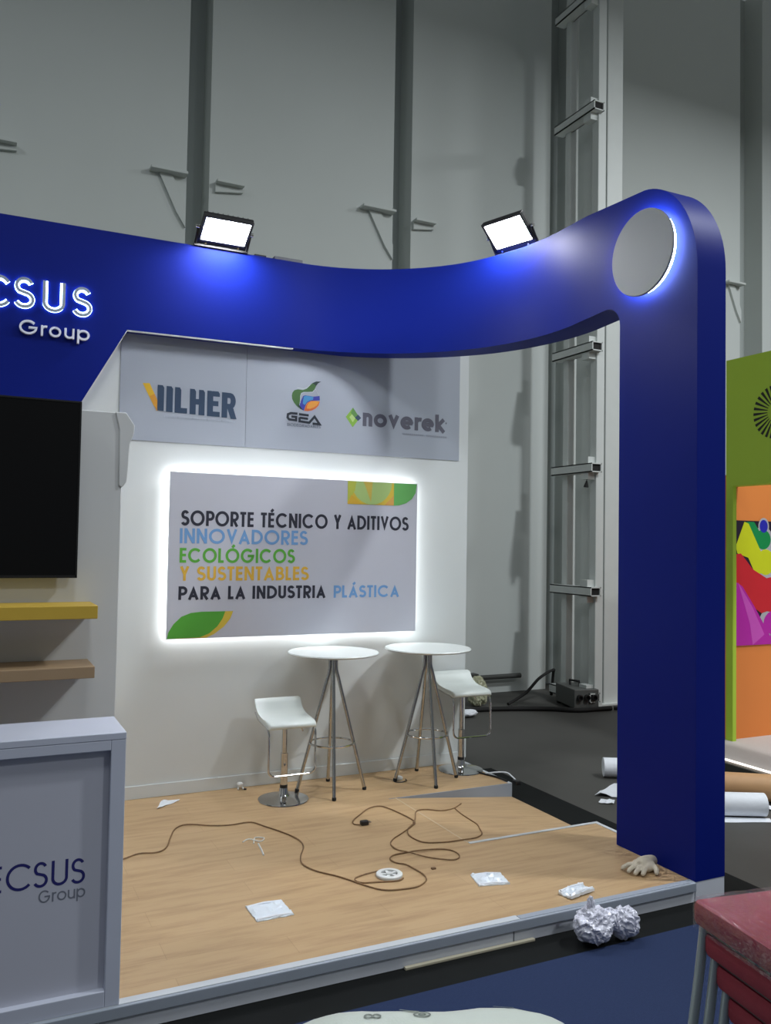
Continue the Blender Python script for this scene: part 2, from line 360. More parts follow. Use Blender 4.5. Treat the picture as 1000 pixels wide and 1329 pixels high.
# ================================================================== BOOTH PLATFORM
PZ = 0.12
pl = thing('platform', (1.5, 5.3, 0.005), 'low wooden exhibition platform with grey edging under the bar tables', 'platform')
fz = (Vector((0, 0, 0.105)), Vector((1, 0, 0)), Vector((0, 1, 0)), Vector((0, 0, 1)))
deck = [(-2.2, 3.87), (4.15, 3.87), (4.15, 4.96), (3.06, 4.96), (3.06, 6.04), (4.15, 6.04), (4.15, 6.80), (-2.2, 6.80)]
b = MB()
for x0, x1, y0, y1 in ((-2.2, 4.12, 3.87, 4.935), (-2.2, 3.06, 4.935, 6.04), (-2.2, 4.12, 6.04, 6.9)):
    b.box(x0, x1, y0, y1, 0.06, PZ, WOOD)
b.build('deck', pl, smooth=0)
b = MB(); b.add([(3.06, 4.96, PZ), (3.06, 6.04, PZ), (4.15, 6.04, 0.008), (4.15, 4.96, 0.008), (3.06, 4.96, 0.02), (3.06, 6.04, 0.02), (4.15, 6.04, 0.005), (4.15, 4.96, 0.005)],
                [(0, 3, 2, 1), (4, 5, 6, 7), (0, 1, 5, 4), (1, 2, 6, 5), (2, 3, 7, 6), (3, 0, 4, 7)], WOOD)
b.build('ramp', pl, 'sloping wooden ramp cut into the platform', smooth=0)
b = MB(); b.box(-2.2, 3.955, 3.822, 3.875, 0.072, PZ+0.003, LIP); b.build('lip', pl, 'grey front lip', smooth=0, bevel=0.004)
b = MB(); b.box(-2.2, 2.70, 3.838, 3.885, PZ+0.001, PZ+0.006, TRIM); b.box(2.705, 3.955, 3.838, 3.88, PZ+0.001, PZ+0.005, LIP); b.build('edge_strip', pl, smooth=0)
b = MB(); b.box(-2.2, 2.655, 3.838, 3.88, 0.006, 0.072, SKIRT); b.build('skirt', pl, smooth=0)
b = MB(); b.box(2.665, 3.955, 3.84, 3.88, 0.005, 0.072, SKIRT); b.build('skirt', pl, smooth=0)
b = MB(); b.box(3.06, 4.15, 4.935, 4.962, PZ-0.1, PZ+0.004, TRIM); b.build('ramp_edge', pl, 'pale strip along the near edge of the ramp', smooth=0)
b = MB(); b.box(3.0, 4.15, 6.038, 6.046, 0.006, PZ+0.002, LIP); b.build('ramp_riser', pl, smooth=0)
b = MB(); b.box(3.052, 3.064, 4.96, 6.04, PZ-0.004, PZ+0.0015, mat('pale_joint', (196, 176, 146), 0.5)); b.build('joint_strip', pl, smooth=0)
b = MB(); b.box(4.12, 4.15, 4.55, 4.962, 0.006, PZ+0.003, TRIM); b.build('edge_strip', pl, smooth=0); b = MB(); b.box(4.12, 4.15, 6.04, 6.9, 0.006, PZ+0.003, TRIM); b.build('edge_strip', pl, smooth=0)
b = MB(); b.box(2.0, 2.78, 3.812, 3.834, 0.004, 0.018, mat('pale_batten', (176, 170, 150), 0.6))
tag(b.build('batten', smooth=0, bevel=0.003), 'thin pale wooden batten on the floor along the platform front', 'batten')

# ================================================================== BOOTH BACK WALL
bw = thing('booth_wall', (1.4, 6.86, PZ), 'white painted booth back wall behind the two bar tables', 'wall panel')
MB().box(-2.2, 4.14, 6.80, 6.90, PZ, 4.2, WHITE).build('panel', bw, smooth=0)
MB().box(-2.2, 4.14, 6.788, 6.80, PZ, 0.22, WHITE).build('baseboard', bw, smooth=0, bevel=0.003)
b = MB(); b.box(4.10, 4.128, 6.775, 6.80, 0.3, 0.80, WHITE); b.box(4.09, 4.138, 6.765, 6.80, 0.17, 0.34, WHITE)
b.build('cable_cover', bw, smooth=0, bevel=0.003)

bn = thing('banner', (2.55, 6.795, 2.89), 'pale grey printed banner with three company logos high on the back wall', 'banner')
MB().box(1.0, 2.00, 6.794, 6.80, 2.888, 4.0, BANNER).build('sheet', bn, smooth=0)
MB().box(2.003, 4.04, 6.794, 6.80, 2.890, 4.0, BANNER).build('sheet', bn, smooth=0)
fr = FRONT(6.7935); T = 0.001
SLATE = mat('slate_ink', (44, 66, 92), 0.5); YEL = mat('yellow_ink', (222, 178, 40), 0.5); AMB = mat('amber_ink', (214, 150, 50), 0.5)
# first logo: bold condensed capitals, the V drawn as a yellow slash
b = MB()
b.prism([(1.169, 3.338), (1.222, 3.342), (1.262, 3.262), (1.262, 3.16)], fr, T, YEL)
b.prism([(1.225, 3.24), (1.262, 3.262), (1.292, 3.20), (1.296, 3.13), (1.281, 3.13)], fr, T*1.5, AMB)
def blk(x0, x1, z0, z1, nick=True):
    b.prism([(x0, z0), (x1, z0), (x1, z1-0.018 if nick else z1), (x1-0.012 if nick else x1, z1), (x0, z1)], fr, T*2, SLATE)
blk(1.285, 1.336, 3.132, 3.335); blk(1.354, 1.405, 3.128, 3.332)
blk(1.421, 1.470, 3.126, 3.330); blk(1.421, 1.520, 3.126, 3.168, False)
blk(1.540, 1.588, 3.124, 3.328); blk(1.612, 1.660, 3.122, 3.326); blk(1.58, 1.62, 3.205, 3.250, False)
blk(1.680, 1.728, 3.120, 3.326); blk(1.72, 1.782, 3.283, 3.326); blk(1.72, 1.772, 3.205, 3.246, False); blk(1.72, 1.784, 3.120, 3.160, False)
blk(1.800, 1.846, 3.118, 3.324, False)
b.stroke([(1.84, 3.302), (1.868, 3.302)]+arc(1.868, 3.257, 0.026, 0.045, 90, -90, 8)+[(1.84, 3.212)], 0.042, fr, T*2, SLATE)
b.prism([(1.846, 3.195), (1.892, 3.21), (1.925, 3.112), (1.876, 3.112)], fr, T*2, SLATE)
FAINT = mat('faint_ink', (176, 184, 196), 0.5)
for i in range(44):
    if i % 9 != 8: b.box(1.34+i*0.0131, 1.347+i*0.0131, 6.7915, 6.7935, 3.082, 3.096, FAINT)
b.build('logo', bn, 'slate blue block capitals with a yellow slash', smooth=0)
# second logo: green drop with blue and orange, dark capitals below
b = MB(); INK = mat('dark_ink', (30, 40, 52), 0.5)
LEAFG = mat('leaf_green_ink', (62, 104, 48), 0.5); DKG = mat('dark_green_ink', (28, 52, 48), 0.5)
BL1 = mat('sky_ink', (70, 150, 205), 0.5); BL2 = mat('royal_ink', (54, 62, 165), 0.5); ORG_ = mat('orange_ink', (232, 160, 62), 0.5); OR2 = mat('deep_orange_ink', (216, 106, 50), 0.5)
def lg(x, y): return (2.350+(x-130)/560*0.315, 3.072+(1000-y)/850*0.424)    # logo drawn on its own grid
drop = [(215, 440), (225, 390), (255, 345), (310, 325), (390, 330), (450, 300), (500, 240), (540, 195), (600, 160), (680, 155), (630, 190), (600, 240), (575, 300), (545, 340), (470, 355),
        (400, 360), (360, 385), (350, 430), (345, 520), (335, 590), (330, 640), (290, 605), (250, 555), (222, 500)]
b.prism([lg(*p) for p in drop], fr, T, LEAFG)
b.prism([lg(*p) for p in ((540, 195), (600, 160), (680, 155), (630, 190), (600, 235), (575, 215))], fr, T*1.6, DKG)
b.prism([lg(*p) for p in ((300, 575), (335, 590), (400, 675), (345, 650))], fr, T*1.6, DKG)
b.prism([lg(*p) for p in ((345, 560), (375, 480), (395, 430), (430, 415), (560, 425), (660, 405), (665, 480), (600, 490), (520, 500), (460, 540), (430, 600), (410, 680), (350, 650))], fr, T*1.3, BL2)
b.prism([lg(*p) for p in ((395, 520), (405, 440), (440, 420), (560, 432), (555, 480), (500, 498), (455, 530), (425, 585), (390, 560))], fr, T*1.8, BL1)
b.prism([lg(*p) for p in ((665, 500), (600, 495), (530, 500), (475, 530), (440, 590), (415, 680), (470, 685), (540, 665), (600, 625), (645, 570))], fr, T*2, OR2)
b.prism([lg(*p) for p in ((655, 508), (600, 500), (535, 510), (485, 540), (460, 590), (455, 640), (510, 640), (570, 610), (620, 570))], fr, T*2.4, ORG_)
for pts in ([(300, 300), (400, 308), (460, 280), (500, 235)], [(350, 560), (352, 430), (372, 385), (420, 365), (545, 352), (590, 290), (650, 400)]):
    b.stroke([lg(*p) for p in pts], 0.004, fr, T*2.2, mat('silver_ink', (196, 206, 204), 0.4))
for pts in ([(310, 742), (205, 742), (160, 765), (155, 820), (180, 850), (290, 856), (290, 800), (215, 798)], [(490, 755), (335, 748)], [(480, 815), (345, 808)], [(345, 800), (345, 868), (500, 880), (585, 768), (670, 892), (555, 890)]):
    b.stroke([lg(*p) for p in pts], 0.020, fr, T*1.5, INK)
text(b, 'BIODEGRADABLES', *(lg(150, 0)[0], lg(685, 0)[0]), lg(0, 962)[1], 0.024, 0.0035, fr, T, mat('grey_ink', (96, 104, 116), 0.5))
b.build('logo', bn, 'green drop shaped emblem over dark capitals', smooth=0)
# third logo: green diamond and grey lower case word
b = MB(); LG1 = mat('lime_ink', (130, 176, 66), 0.5); LG2 = mat('green_ink', (92, 140, 70), 0.5); LG3 = mat('pale_lime_ink', (180, 206, 130), 0.5); GRY = mat('plum_grey_ink', (92, 92, 106), 0.5)
cx, cz, dx, dz = 2.962, 3.210, 0.066, 0.086
b.prism([(cx-dx, cz), (cx, cz+dz), (cx+dx, cz), (cx, cz-dz)], fr, T, LG1)
b.prism([(cx, cz+dz), (cx+dx, cz), (cx+dx*0.45, cz-0.012), (cx-0.02, cz+dz*0.45)], fr, T*1.6, LG2)
b.prism([(cx-dx*0.5, cz), (cx, cz+dz*0.42), (cx+dx*0.42, cz), (cx, cz-dz*0.5)], fr, T*1.4, LG3)
b.prism([(cx+dx*0.3, cz), (cx+dx*0.75, cz+dz*0.32), (cx+dx*1.2, cz), (cx+dx*0.75, cz-dz*0.32)], fr, T*2.2, SLATE)
text(b, 'noverek', 3.055, 3.880, 3.142, 0.160, 0.036, fr, T, GRY, 0.06)
b.box(3.893, 3.903, 6.7915, 6.7935, 3.222, 3.236, GRY)
for i in range(36):
    if i not in (17, 18): b.box(3.45+i*0.0128, 3.457+i*0.0128, 6.7915, 6.7935, 3.094, 3.108, mat('faint_grey_ink', (150, 154, 166), 0.5))
b.build('logo', bn, 'green diamond beside a grey lower case word', smooth=0)

# ------------------------------------------------------------------ halo lit message sign
sg = thing('lightbox_sign', (2.47, 6.72, 1.345), 'large landscape message sign with white halo light on the back wall', 'sign')
SX0, SX1, SZ0, SZ1 = 1.383, 3.560, 1.346, 2.650
MB().box(SX0, SX1, 6.70, 6.728, SZ0, SZ1, SIGNW).build('face_panel', sg, smooth=0)
b = MB(); HL = emit('white_led', (1.0, 1.0, 0.98), HALO); e = 0.03
for (x0, x1, z0, z1) in ((SX0+e, SX1-e, SZ1-e-0.02, SZ1-e), (SX0+e, SX1-e, SZ0+e, SZ0+e+0.02), (SX0+e, SX0+e+0.02, SZ0+e, SZ1-e), (SX1-e-0.02, SX1-e, SZ0+e, SZ1-e)):
    b.box(x0, x1, 6.735, 6.780, z0, z1, HL)
b.build('led_strip', sg, 'glowing white LED strip behind the panel', smooth=0)
b = MB(); e = 0.07
b.box(SX0+e, SX1-e, 6.728, 6.80, SZ0+e, SZ1-e, WHITE); b.build('back_box', sg, smooth=0)
fr = FRONT(6.6995)
DK = mat('charcoal_ink', (42, 44, 58), 0.5); SKY = mat('steel_blue_ink', (112, 158, 208), 0.5); GRN = mat('grass_ink', (92, 172, 62), 0.5); GLD = mat('gold_ink', (222, 178, 66), 0.5)
for s, x0, x1, z0, z1, w, mm, lb in (('SOPORTE TÉCNICO Y ADITIVOS', 1.476, 3.473, 2.231, 2.352, 0.022, DK, 'charcoal capitals, first line'),
                               ('INNOVADORES', 1.466, 2.529, 2.092, 2.210, 0.021, SKY, 'pale blue capitals, second line'),
                               ('ECOLÓGICOS', 1.470, 2.417, 1.940, 2.056, 0.021, GRN, 'green capitals, third line'),
                               ('Y SUSTENTABLES', 1.474, 2.543, 1.799, 1.912, 0.021, GLD, 'gold capitals, fourth line'),
                               ('PARA LA INDUSTRIA', 1.466, 2.700, 1.650, 1.756, 0.022, DK, 'charcoal capitals, fifth line'),
                               ('PLÁSTICA', 2.772, 3.393, 1.650, 1.754, 0.020, SKY, 'pale blue capitals ending the fifth line')):
    b = MB(); text(b, s, x0, x1, z0, z1-z0, w, fr, 0.001, mm); b.build('lettering', sg, lb, smooth=0)
b = MB(); LF = mat('leaf_ink', (86, 168, 58), 0.5); LY = mat('leaf_gold_ink', (218, 190, 70), 0.5); LP = mat('pale_leaf_ink', (178, 206, 130), 0.5); LQ = mat('mid_leaf_ink', (104, 176, 96), 0.5)
q = lambda pts: [(SX0+0.004+x*0.53, SZ0+0.004+y*0.205) for x, y in pts]
outer = [(0, 0), (0.02, 0.25), (0.09, 0.55), (0.2, 0.82), (0.34, 0.96), (0.5, 1.0)]
b.prism(q(outer+[(0.98, 1.0), (0.94, 0.72), (0.84, 0.4), (0.7, 0.14), (0.58, 0)]), fr, 0.001, LY)
b.prism(q(outer+[(0.86, 1.0), (0.82, 0.72), (0.74, 0.42), (0.62, 0.16), (0.48, 0.02)]), fr, 0.0016, LF)
b.build('leaf_graphic', sg, 'green and gold leaf in the lower left corner', smooth=0)
b = MB(); q = lambda pts: [(2.886+x*0.668, 2.449+y*0.197) for x, y in pts]
b.prism(q([(0, 0), (0.66, 0), (0.66, 1), (0, 1)]), fr, 0.0008, LY)
b.prism(q([(0.05, 1)]+[(0.34-0.29*math.cos(a*PI/12), 1-1.0*math.sin(a*PI/12)) for a in range(1, 12)]+[(0.63, 1)]), fr, 0.0012, LP)
b.prism(q([(0, 1), (0, 0.1), (0.05, 0.3), (0.1, 0.6), (0.12, 1)]), fr, 0.0014, mat('olive_leaf_ink', (190, 196, 80), 0.5))
b.prism(q([(0.22, 1), (0.26, 0.7), (0.30, 0.35), (0.33, 0.1), (0.35, 1)]), fr, 0.0016, mat('gold_leaf_ink', (214, 190, 90), 0.5))
b.prism(q([(0.66, 0), (0.74, 0.02), (0.84, 0.12), (0.93, 0.33), (0.98, 0.6), (1.0, 1), (0.66, 1)]), fr, 0.0014, LQ)
b.prism(q([(0.52, 0), (0.66, 0), (0.66, 0.45)]), fr, 0.0018, mat('peach_ink', (216, 164, 88), 0.5))
b.prism(q([(0.0, 0), (0.20, 0), (0.10, 0.30), (0.05, 0.4)]), fr, 0.0018, mat('amber_leaf_ink', (220, 178, 60), 0.5))
b.build('leaf_graphic', sg, 'yellow and green petals in the upper right corner', smooth=0)

# ================================================================== BLUE ARCH (curved fascia and column)
ar = thing('blue_arch', (2.8, 6.2, 0.02), 'glossy blue arch, a curved fascia sweeping into a column at right', 'arch')
YF, RA, XC = 6.68, 1.5, 3.96; CX, CY = XC-RA, YF-RA
S1 = CX; S2 = CX+RA*PI/2; SIN = S2+(CY-4.53); SEND = S2+(CY-3.836)
def plan(s):
    if s <= S1: return Vector((s, YF, 0)), Vector((0, 1, 0))
    if s <= S2:
        a = (s-S1)/RA; return Vector((CX+RA*math.sin(a), CY+RA*math.cos(a), 0)), Vector((math.sin(a), math.cos(a), 0))
    return Vector((XC, CY-(s-S2), 0)), Vector((1, 0, 0))
def lerp(x, tab):
    if x <= tab[0][0]: return tab[0][1]
    for (a, u), (c, w) in zip(tab, tab[1:]):
        if x <= c: k = (x-a)/(c-a); return u+(w-u)*k
    return tab[-1][1]
FIL = 0.15; CR = 0.50
def zbot(s):
    if s < 0.711: return 3.137
    if s < 1.024: return 3.137+(s-0.711)/0.313*0.577
    z = lerp(s, [(1.024, 3.714), (2.83, 3.735), (4.9, 3.752), (5.5, 3.79)])
    if s > SIN-FIL: k = (s-(SIN-FIL))/FIL; z -= FIL*(1-math.sqrt(max(0, 1-k*k)))
    return z
def ztop(s):
    z = lerp(s, [(0, 4.448), (2.5, 4.452), (3.8, 4.478), (4.6, 4.512), (5.1, 4.522), (5.5, 4.502), (6.1, 4.48)])
    if s > SEND-CR: k = (s-(SEND-CR))/CR; z -= 0.62*(1-math.sqrt(max(0, 1-k*k)))
    return z
def thick(s): return lerp(s, [(2.2, 0.119), (4.0, 0.24), (7, 0.24)])
ss = [-2.2, 0.0, 0.711, 0.8, 0.9, 1.024, 1.5, 2.0, S1] + [S1+(S2-S1)*i/40 for i in range(1, 41)] + [S2+0.1*i for i in range(1, 5)]
ss += [SIN-FIL+FIL*math.sin(PI/2*i/8) for i in range(0, 9)] + [SIN]
n_in = len(ss)-1
ss += [SEND-CR+CR*math.sin(PI/2*i/20) for i in range(1, 21)]
vs = []; fs = []
for i, s in enumerate(ss):
    p, n = plan(min(s, SEND)); zb = 0.122 if i >= n_in else zbot(s); zt = ztop(min(s, SEND-1e-6 if i < len(ss)-1 else SEND))
    q = p+n*thick(s)
    vs += [(p.x, p.y, zb), (p.x, p.y, zt), (q.x, q.y, zb), (q.x, q.y, zt)]
for i in range(len(ss)-1):
    a, c = i*4, i*4+4
    fs += [(a, a+1, c+1, c), (a+2, c+2, c+3, a+3), (a+1, a+3, c+3, c+1), (a, c, c+2, a+2)]
fs += [(0, 2, 3, 1), (len(vs)-4, len(vs)-3, len(vs)-1, len(vs)-2)]
MB().add(vs, fs, BLUE).build('fascia_and_column', ar, smooth=30)
MB().box(3.962, 4.20, 3.838, 4.50, 0.006, 0.1215, SKIRT).build('column_base', ar, 'white base block under the column', smooth=0, bevel=0.003)
b = MB()   # thin pale raw edge along the underside of the straight fascia
b.stroke([(0.711, 3.134), (1.022, 3.711), (2.36, 3.722)], 0.008, (Vector((0, 6.681, 0)), Vector((1, 0, 0)), Vector((0, 0, 1)), Vector((0, 1, 0))), 0.03, WHITE)
b.build('underside_trim', ar, smooth=0)

# backlit letters on the fascia
LB = emit('letter_led', (0.42, 0.68, 1.0), LETTER); LGREY = mat('letter_grey', (150, 160, 172), 0.35)
ls = thing('letter_sign', (0.4, 6.66, 3.57), 'halo lit grey channel letters with white smaller word on the blue fascia', 'sign')
for ch, x0, x1, z0, z1 in (('E', -0.11, 0.0, 3.768, 3.996), ('C', 0.035, 0.205, 3.768, 3.996), ('S', 0.225, 0.362, 3.778, 4.003), ('U', 0.415, 0.575, 3.775, 3.998), ('S', 0.625, 0.760, 3.768, 3.988)):
    b = MB(); fit(b, ch, x0, x1, z0, z1, 0.021, FRONT(6.663), 0.010, LGREY); lt = b.build('letter', ls, smooth=30)
    b = MB(); fit(b, ch, x0, x1, z0, z1, 0.034, FRONT(6.679), 0.015, LB); b.build('halo_light', lt, 'pale blue glowing backing', smooth=30)
GW = mat('letter_white', (222, 226, 240), 0.4)
for ch, x0, x1 in (('G', 0.265, 0.392), ('r', 0.412, 0.452), ('o', 0.468, 0.552), ('u', 0.572, 0.645), ('p', 0.662, 0.752)):
    b = MB(); z0 = 3.590; z1 = 3.694
    fit(b, ch, x0, x1, z0, z1, 0.0145, FRONT(6.681), 0.030, GW); b.build('letter', ls, 'white unlit letter', smooth=30)

# round halo light on the column
rl = thing('round_light', (XC, 4.255, 3.77), 'round grey disc with blue white halo at the top of the blue column', 'light')
dc = Vector((XC, 4.255, 4.050)); RD = 0.283
mt = Matrix.Translation(dc) @ Matrix.Rotation(-PI/2, 4, 'Y')
MB().lathe([(RD, 0.052), (RD, 0.064), (RD-0.004, 0.068)], mat('disc_grey', (146, 150, 150), 0.5, var=0.02), n=72, mtx=mt).build('disc', rl)
MB().lathe([(RD-0.075, 0.0), (RD-0.075, 0.052)], WHITE, n=48, mtx=mt).build('spacer', rl)
MB().lathe([(RD-0.026, 0.022), (RD-0.016, 0.022), (RD-0.016, 0.050), (RD-0.026, 0.050)], emit('ring_led', (0.66, 0.84, 1.0), RING), n=72, mtx=mt).build('led_ring', rl, 'glowing LED ring behind the disc')

# ------------------------------------------------------------------ floodlights on top of the arch
LENS = emit('flood_led', (0.93, 0.95, 1.0), FLOOD)
def floodlight(loc, rz, tl, label):
    f = thing('floodlight', (0, 0, 0), label, 'floodlight', 'floodlights on the blue arch')
    tilt = Matrix.Translation((0, 0.03, 0.03)) @ Matrix.Rotation(math.radians(tl), 4, 'X')     # local z runs up the face, -y is the light side
    W, H = 0.198, 0.285
    b = MB(); b.box(-W, W, 0.0, 0.035, 0.0, H, BLACKP, tilt); b.build('housing', f, smooth=0, bevel=0.006)
    b = MB()
    for x0, x1, z0, z1 in ((-W, W, 0, 0.045), (-W, W, H-0.022, H), (-W, -W+0.022, 0.045, H-0.022), (W-0.022, W, 0.045, H-0.022)):
        b.box(x0, x1, -0.014, 0.0, z0, z1, BLACKP, tilt)
    b.build('frame', f, smooth=0, bevel=0.003)
    b = MB(); b.box(-W+0.022, W-0.022, -0.006, -0.001, 0.045, H-0.022, LENS, tilt); b.build('lens', f, 'blazing white lens', smooth=0)
    b = MB()
    for i in range(9): b.box(-0.16+i*0.04-0.003, -0.16+i*0.04+0.003, 0.035, 0.065, 0.02, H-0.02, BLACKP, tilt)
    b.build('heat_fins', f, smooth=0)
    b = MB(); top = tilt @ Vector((0, 0.02, H*0.5))
    for sx in (-1, 1):
        b.tube([(sx*(W+0.012), 0.03, 0.008), (sx*(W+0.012), top.y, top.z)], 0.010, BLACKP, 8)
    b.box(-W-0.02, W+0.02, 0.012, 0.048, 0.0, 0.014, BLACKP); b.build('bracket', f, smooth=0)
    for sx in (-1, 1):
        p = tilt @ Vector((sx*(W+0.012), 0.02, H*0.5)); MB().tube([p+Vector((-0.02, 0, 0)), p+Vector((0.02, 0, 0))], 0.016, STEEL, 12).build('knob', f)
        p = tilt @ Vector((sx*0.13, -0.016, 0.018)); MB().tube([p, p+Vector((0, -0.005, -0.005))], 0.008, STEEL, 10).build('bolt', f)
    f.location = loc; f.rotation_euler = (0, 0, rz); return f
floodlight((1.735, 6.655, 4.452), 0, 60, 'lit floodlight standing on the straight left part of the blue arch')
floodlight((3.880, 5.685, 4.495), math.radians(-72), 50, 'lit floodlight on the curved right part of the blue arch')
b = MB(); b.box(2.02, 2.12, 6.70, 6.76, 4.452, 4.472, BLACKP); tag(b.build('cable_clip', smooth=0, bevel=0.004), 'small dark clip on top of the arch nearest the left floodlight', 'clip')
b = MB(); b.box(2.19, 2.44, 6.70, 6.76, 4.452, 4.484, mat('grey_plastic', (92, 94, 100), 0.5)); tag(b.build('power_driver', smooth=0, bevel=0.005), 'flat grey power driver lying on top of the arch right of the small clip', 'power driver')

# ================================================================== TV WALL, TV, SHELVES, COUNTER
tw = thing('display_wall', (-0.6, 4.86, PZ), 'light grey display wall carrying the black television and shelves', 'wall panel')
k = 4.8/6.3
MB().box(-2.2, 0.728, 4.80, 4.92, PZ, 2.806, TVW).build('panel', tw, smooth=0, bevel=0.004)
g = lambda x, z: (x*k, 2.12+(z-2.12)*k)
b = MB(); b.prism([g(0.90, 3.022), g(0.975, 3.022), g(1.035, 2.935), g(1.032, 2.875), g(1.004, 2.80), g(0.988, 2.525), g(0.955, 2.485), g(0.935, 2.50), g(0.93, 2.9)],
                  FRONT(4.93), 0.14, TVW); b.build('end_bracket', tw, 'white angled end piece at the top corner', smooth=0, bevel=0.004)
k = 4.74/6.2
tv = thing('television', (-0.3, 4.76, 1.9), 'large black switched off television on the grey display wall', 'television')
zt0, zt1, xr = 2.12+(1.846-2.12)*k, 2.12+(3.060-2.12)*k, 0.661*k
xl = xr-1.64
MB().box(xl+0.006, xr-0.006, 4.736, 4.765, zt0+0.006, zt1-0.006, BLACKP).build('cabinet', tv, smooth=0, bevel=0.004)
MB().box(xl+0.008, xr-0.008, 4.733, 4.737, zt0+0.014, zt1-0.008, mat('tv_screen', (10, 10, 12), 0.3, var=0.02, spec=0.25)).build('screen', tv, 'matt black screen', smooth=0)
b = MB()
for x0, x1, z0, z1 in ((xl, xr, zt0, zt0+0.014), (xl, xr, zt1-0.008, zt1), (xl, xl+0.008, zt0, zt1), (xr-0.008, xr, zt0, zt1)): b.box(x0, x1, 4.730, 4.745, z0, z1, BLACKP)
b.build('bezel', tv, smooth=0)
MB().box(xl+0.4, xr-0.4, 4.76, 4.80, zt0+0.2, zt1-0.2, BLACKP).build('wall_mount', tv, smooth=0)
k = 4.50/6.1
MUST = mat('mustard_laminate', (190, 158, 56), 0.5, var=0.06); TANW = mat('tan_laminate', (152, 128, 99), 0.5, var=0.08)
b = MB(); b.box(-1.6, 0.793*k, 4.50, 4.80, 2.12+(1.572-2.12)*k, 2.12+(1.661-2.12)*k, MUST)
tag(b.build('wall_shelf', smooth=0, bevel=0.003), 'mustard yellow floating shelf just below the television', 'shelf', 'floating shelves below the television')
b = MB(); b.box(-1.6, 0.784*k, 4.50, 4.80, 2.12+(1.171-2.12)*k, 2.12+(1.249-2.12)*k, TANW)
tag(b.build('wall_shelf', smooth=0, bevel=0.003), 'tan wooden floating shelf, lower of the two, above the counter', 'shelf', 'floating shelves below the television')

ct = thing('counter', (-0.2, 4.0, PZ+0.003), 'white reception counter with framed front panel at the platform corner', 'counter')
CW = mat('counter_white', (188, 193, 208), 0.4, var=0.03); CP = mat('counter_panel', (186, 188, 200), 0.45, var=0.04, scale=1.5)
x0, x1, y0, y1, z0, z1 = -1.3, 0.632, 3.838, 4.20, PZ+0.006, 1.283
b = MB(); b.box(x0, x1, 3.90, y1, z0, z1-0.03, CW); b.build('carcass', ct, smooth=0)
b = MB()
b.box(x1-0.062, x1, y0, 3.905, z0, z1-0.03, CW); b.box(x0, x1-0.062, y0, 3.905, z1-0.074, z1-0.03, CW); b.box(x0, x1-0.062, y0, 3.905, z0, z0+0.068, CW)
b.build('front_frame', ct, smooth=0, bevel=0.003)
b = MB(); b.box(x0+0.01, x1-0.062, 3.872, 3.905, z0+0.068, z1-0.074, CP); b.build('front_panel', ct, 'recessed greyer front panel', smooth=0)
b = MB(); b.box(x0, x1+0.001, y0-0.001, y1, z1-0.03, z1, CW); b.build('top', ct, smooth=0, bevel=0.003)
fr = FRONT(3.8725); NV = mat('indigo_ink', (34, 34, 104), 0.5); GI = mat('mid_grey_ink', (112, 116, 128), 0.5)
b = MB()
for ch, xa, xb, za, zb_ in (('E', 0.104, 0.158, 0.660, 0.768), ('C', 0.172, 0.272, 0.657, 0.768), ('S', 0.277, 0.332, 0.658, 0.764), ('U', 0.347, 0.413, 0.656, 0.762), ('S', 0.425, 0.480, 0.652, 0.758)):
    fit(b, ch, xa, xb, za, zb_, 0.0115, fr, 0.001, NV)
b.build('lettering', ct, 'indigo capitals on the front panel', smooth=0)
b = MB()
for ch, xa, xb in (('G', 0.299, 0.345), ('r', 0.352, 0.368), ('o', 0.372, 0.409), ('u', 0.414, 0.444), ('p', 0.449, 0.484)): fit(b, ch, xa, xb, 0.593, 0.645, 0.0062, fr, 0.001, GI)
b.build('lettering', ct, 'small grey word on the front panel', smooth=0)

# ================================================================== BAR TABLES
TOPM = mat('table_white', (200, 205, 203), 0.3, var=0.02)
def bar_table():
    t = thing('bar_table', (0, 0, 0), 'table', 'table', 'round bar tables against the back wall')
    H = 1.115
    MB().lathe([(0.02, H-0.022), (0.340, H-0.022), (0.364, H-0.016), (0.370, H-0.008), (0.364, H), (0.02, H)], TOPM, n=64).build('tabletop', t)
    MB().lathe([(0.06, H-0.034), (0.12, H-0.030), (0.12, H-0.0225), (0.06, H-0.022)], STEEL, n=32).build('mounting_plate', t)
    for i in range(4):
        a = i*PI/2; c, s = math.cos(a), math.sin(a)
        b = MB(); pts = [(0.026*c, 0.026*s, H-0.03), (0.026*c, 0.026*s, 0.995)]
        for j in range(1, 5): u = j/5; r = 0.026+0.024*u*u; pts.append((r*c, r*s, 0.995-0.10*u))
        pts += [(0.27*c, 0.27*s, 0.018)]
        b.tube(pts, 0.0145, STEEL, 12); lg_ = b.build('leg', t)
        MB().lathe([(0.013, 0.0), (0.017, 0.003), (0.017, 0.022), (0.0145, 0.026)], RUBBER_AND_SHADE, c=(0.2715*c, 0.2715*s, 0), n=14).build('foot_cap', lg_)
    zr = 0.385; r = 0.178
    MB().tube([(r*math.cos(2*PI*i/48), r*math.sin(2*PI*i/48), zr) for i in range(48)], 0.0085, CHROME, 8, closed=True).build('foot_ring', t)
    return t
t1 = bar_table(); t2 = copy_tree(t1)
t1.location = (2.667, 6.425, PZ); t1.rotation_euler = (0, 0, math.radians(-17))
t1['label'] = 'round white bar table on four steel legs, beside the lower white stool'
t2.location = (3.535, 6.42, PZ); t2.rotation_euler = (0, 0, math.radians(-11))
t2['label'] = 'round white bar table with splayed steel legs, second from left, nearest the wall end'

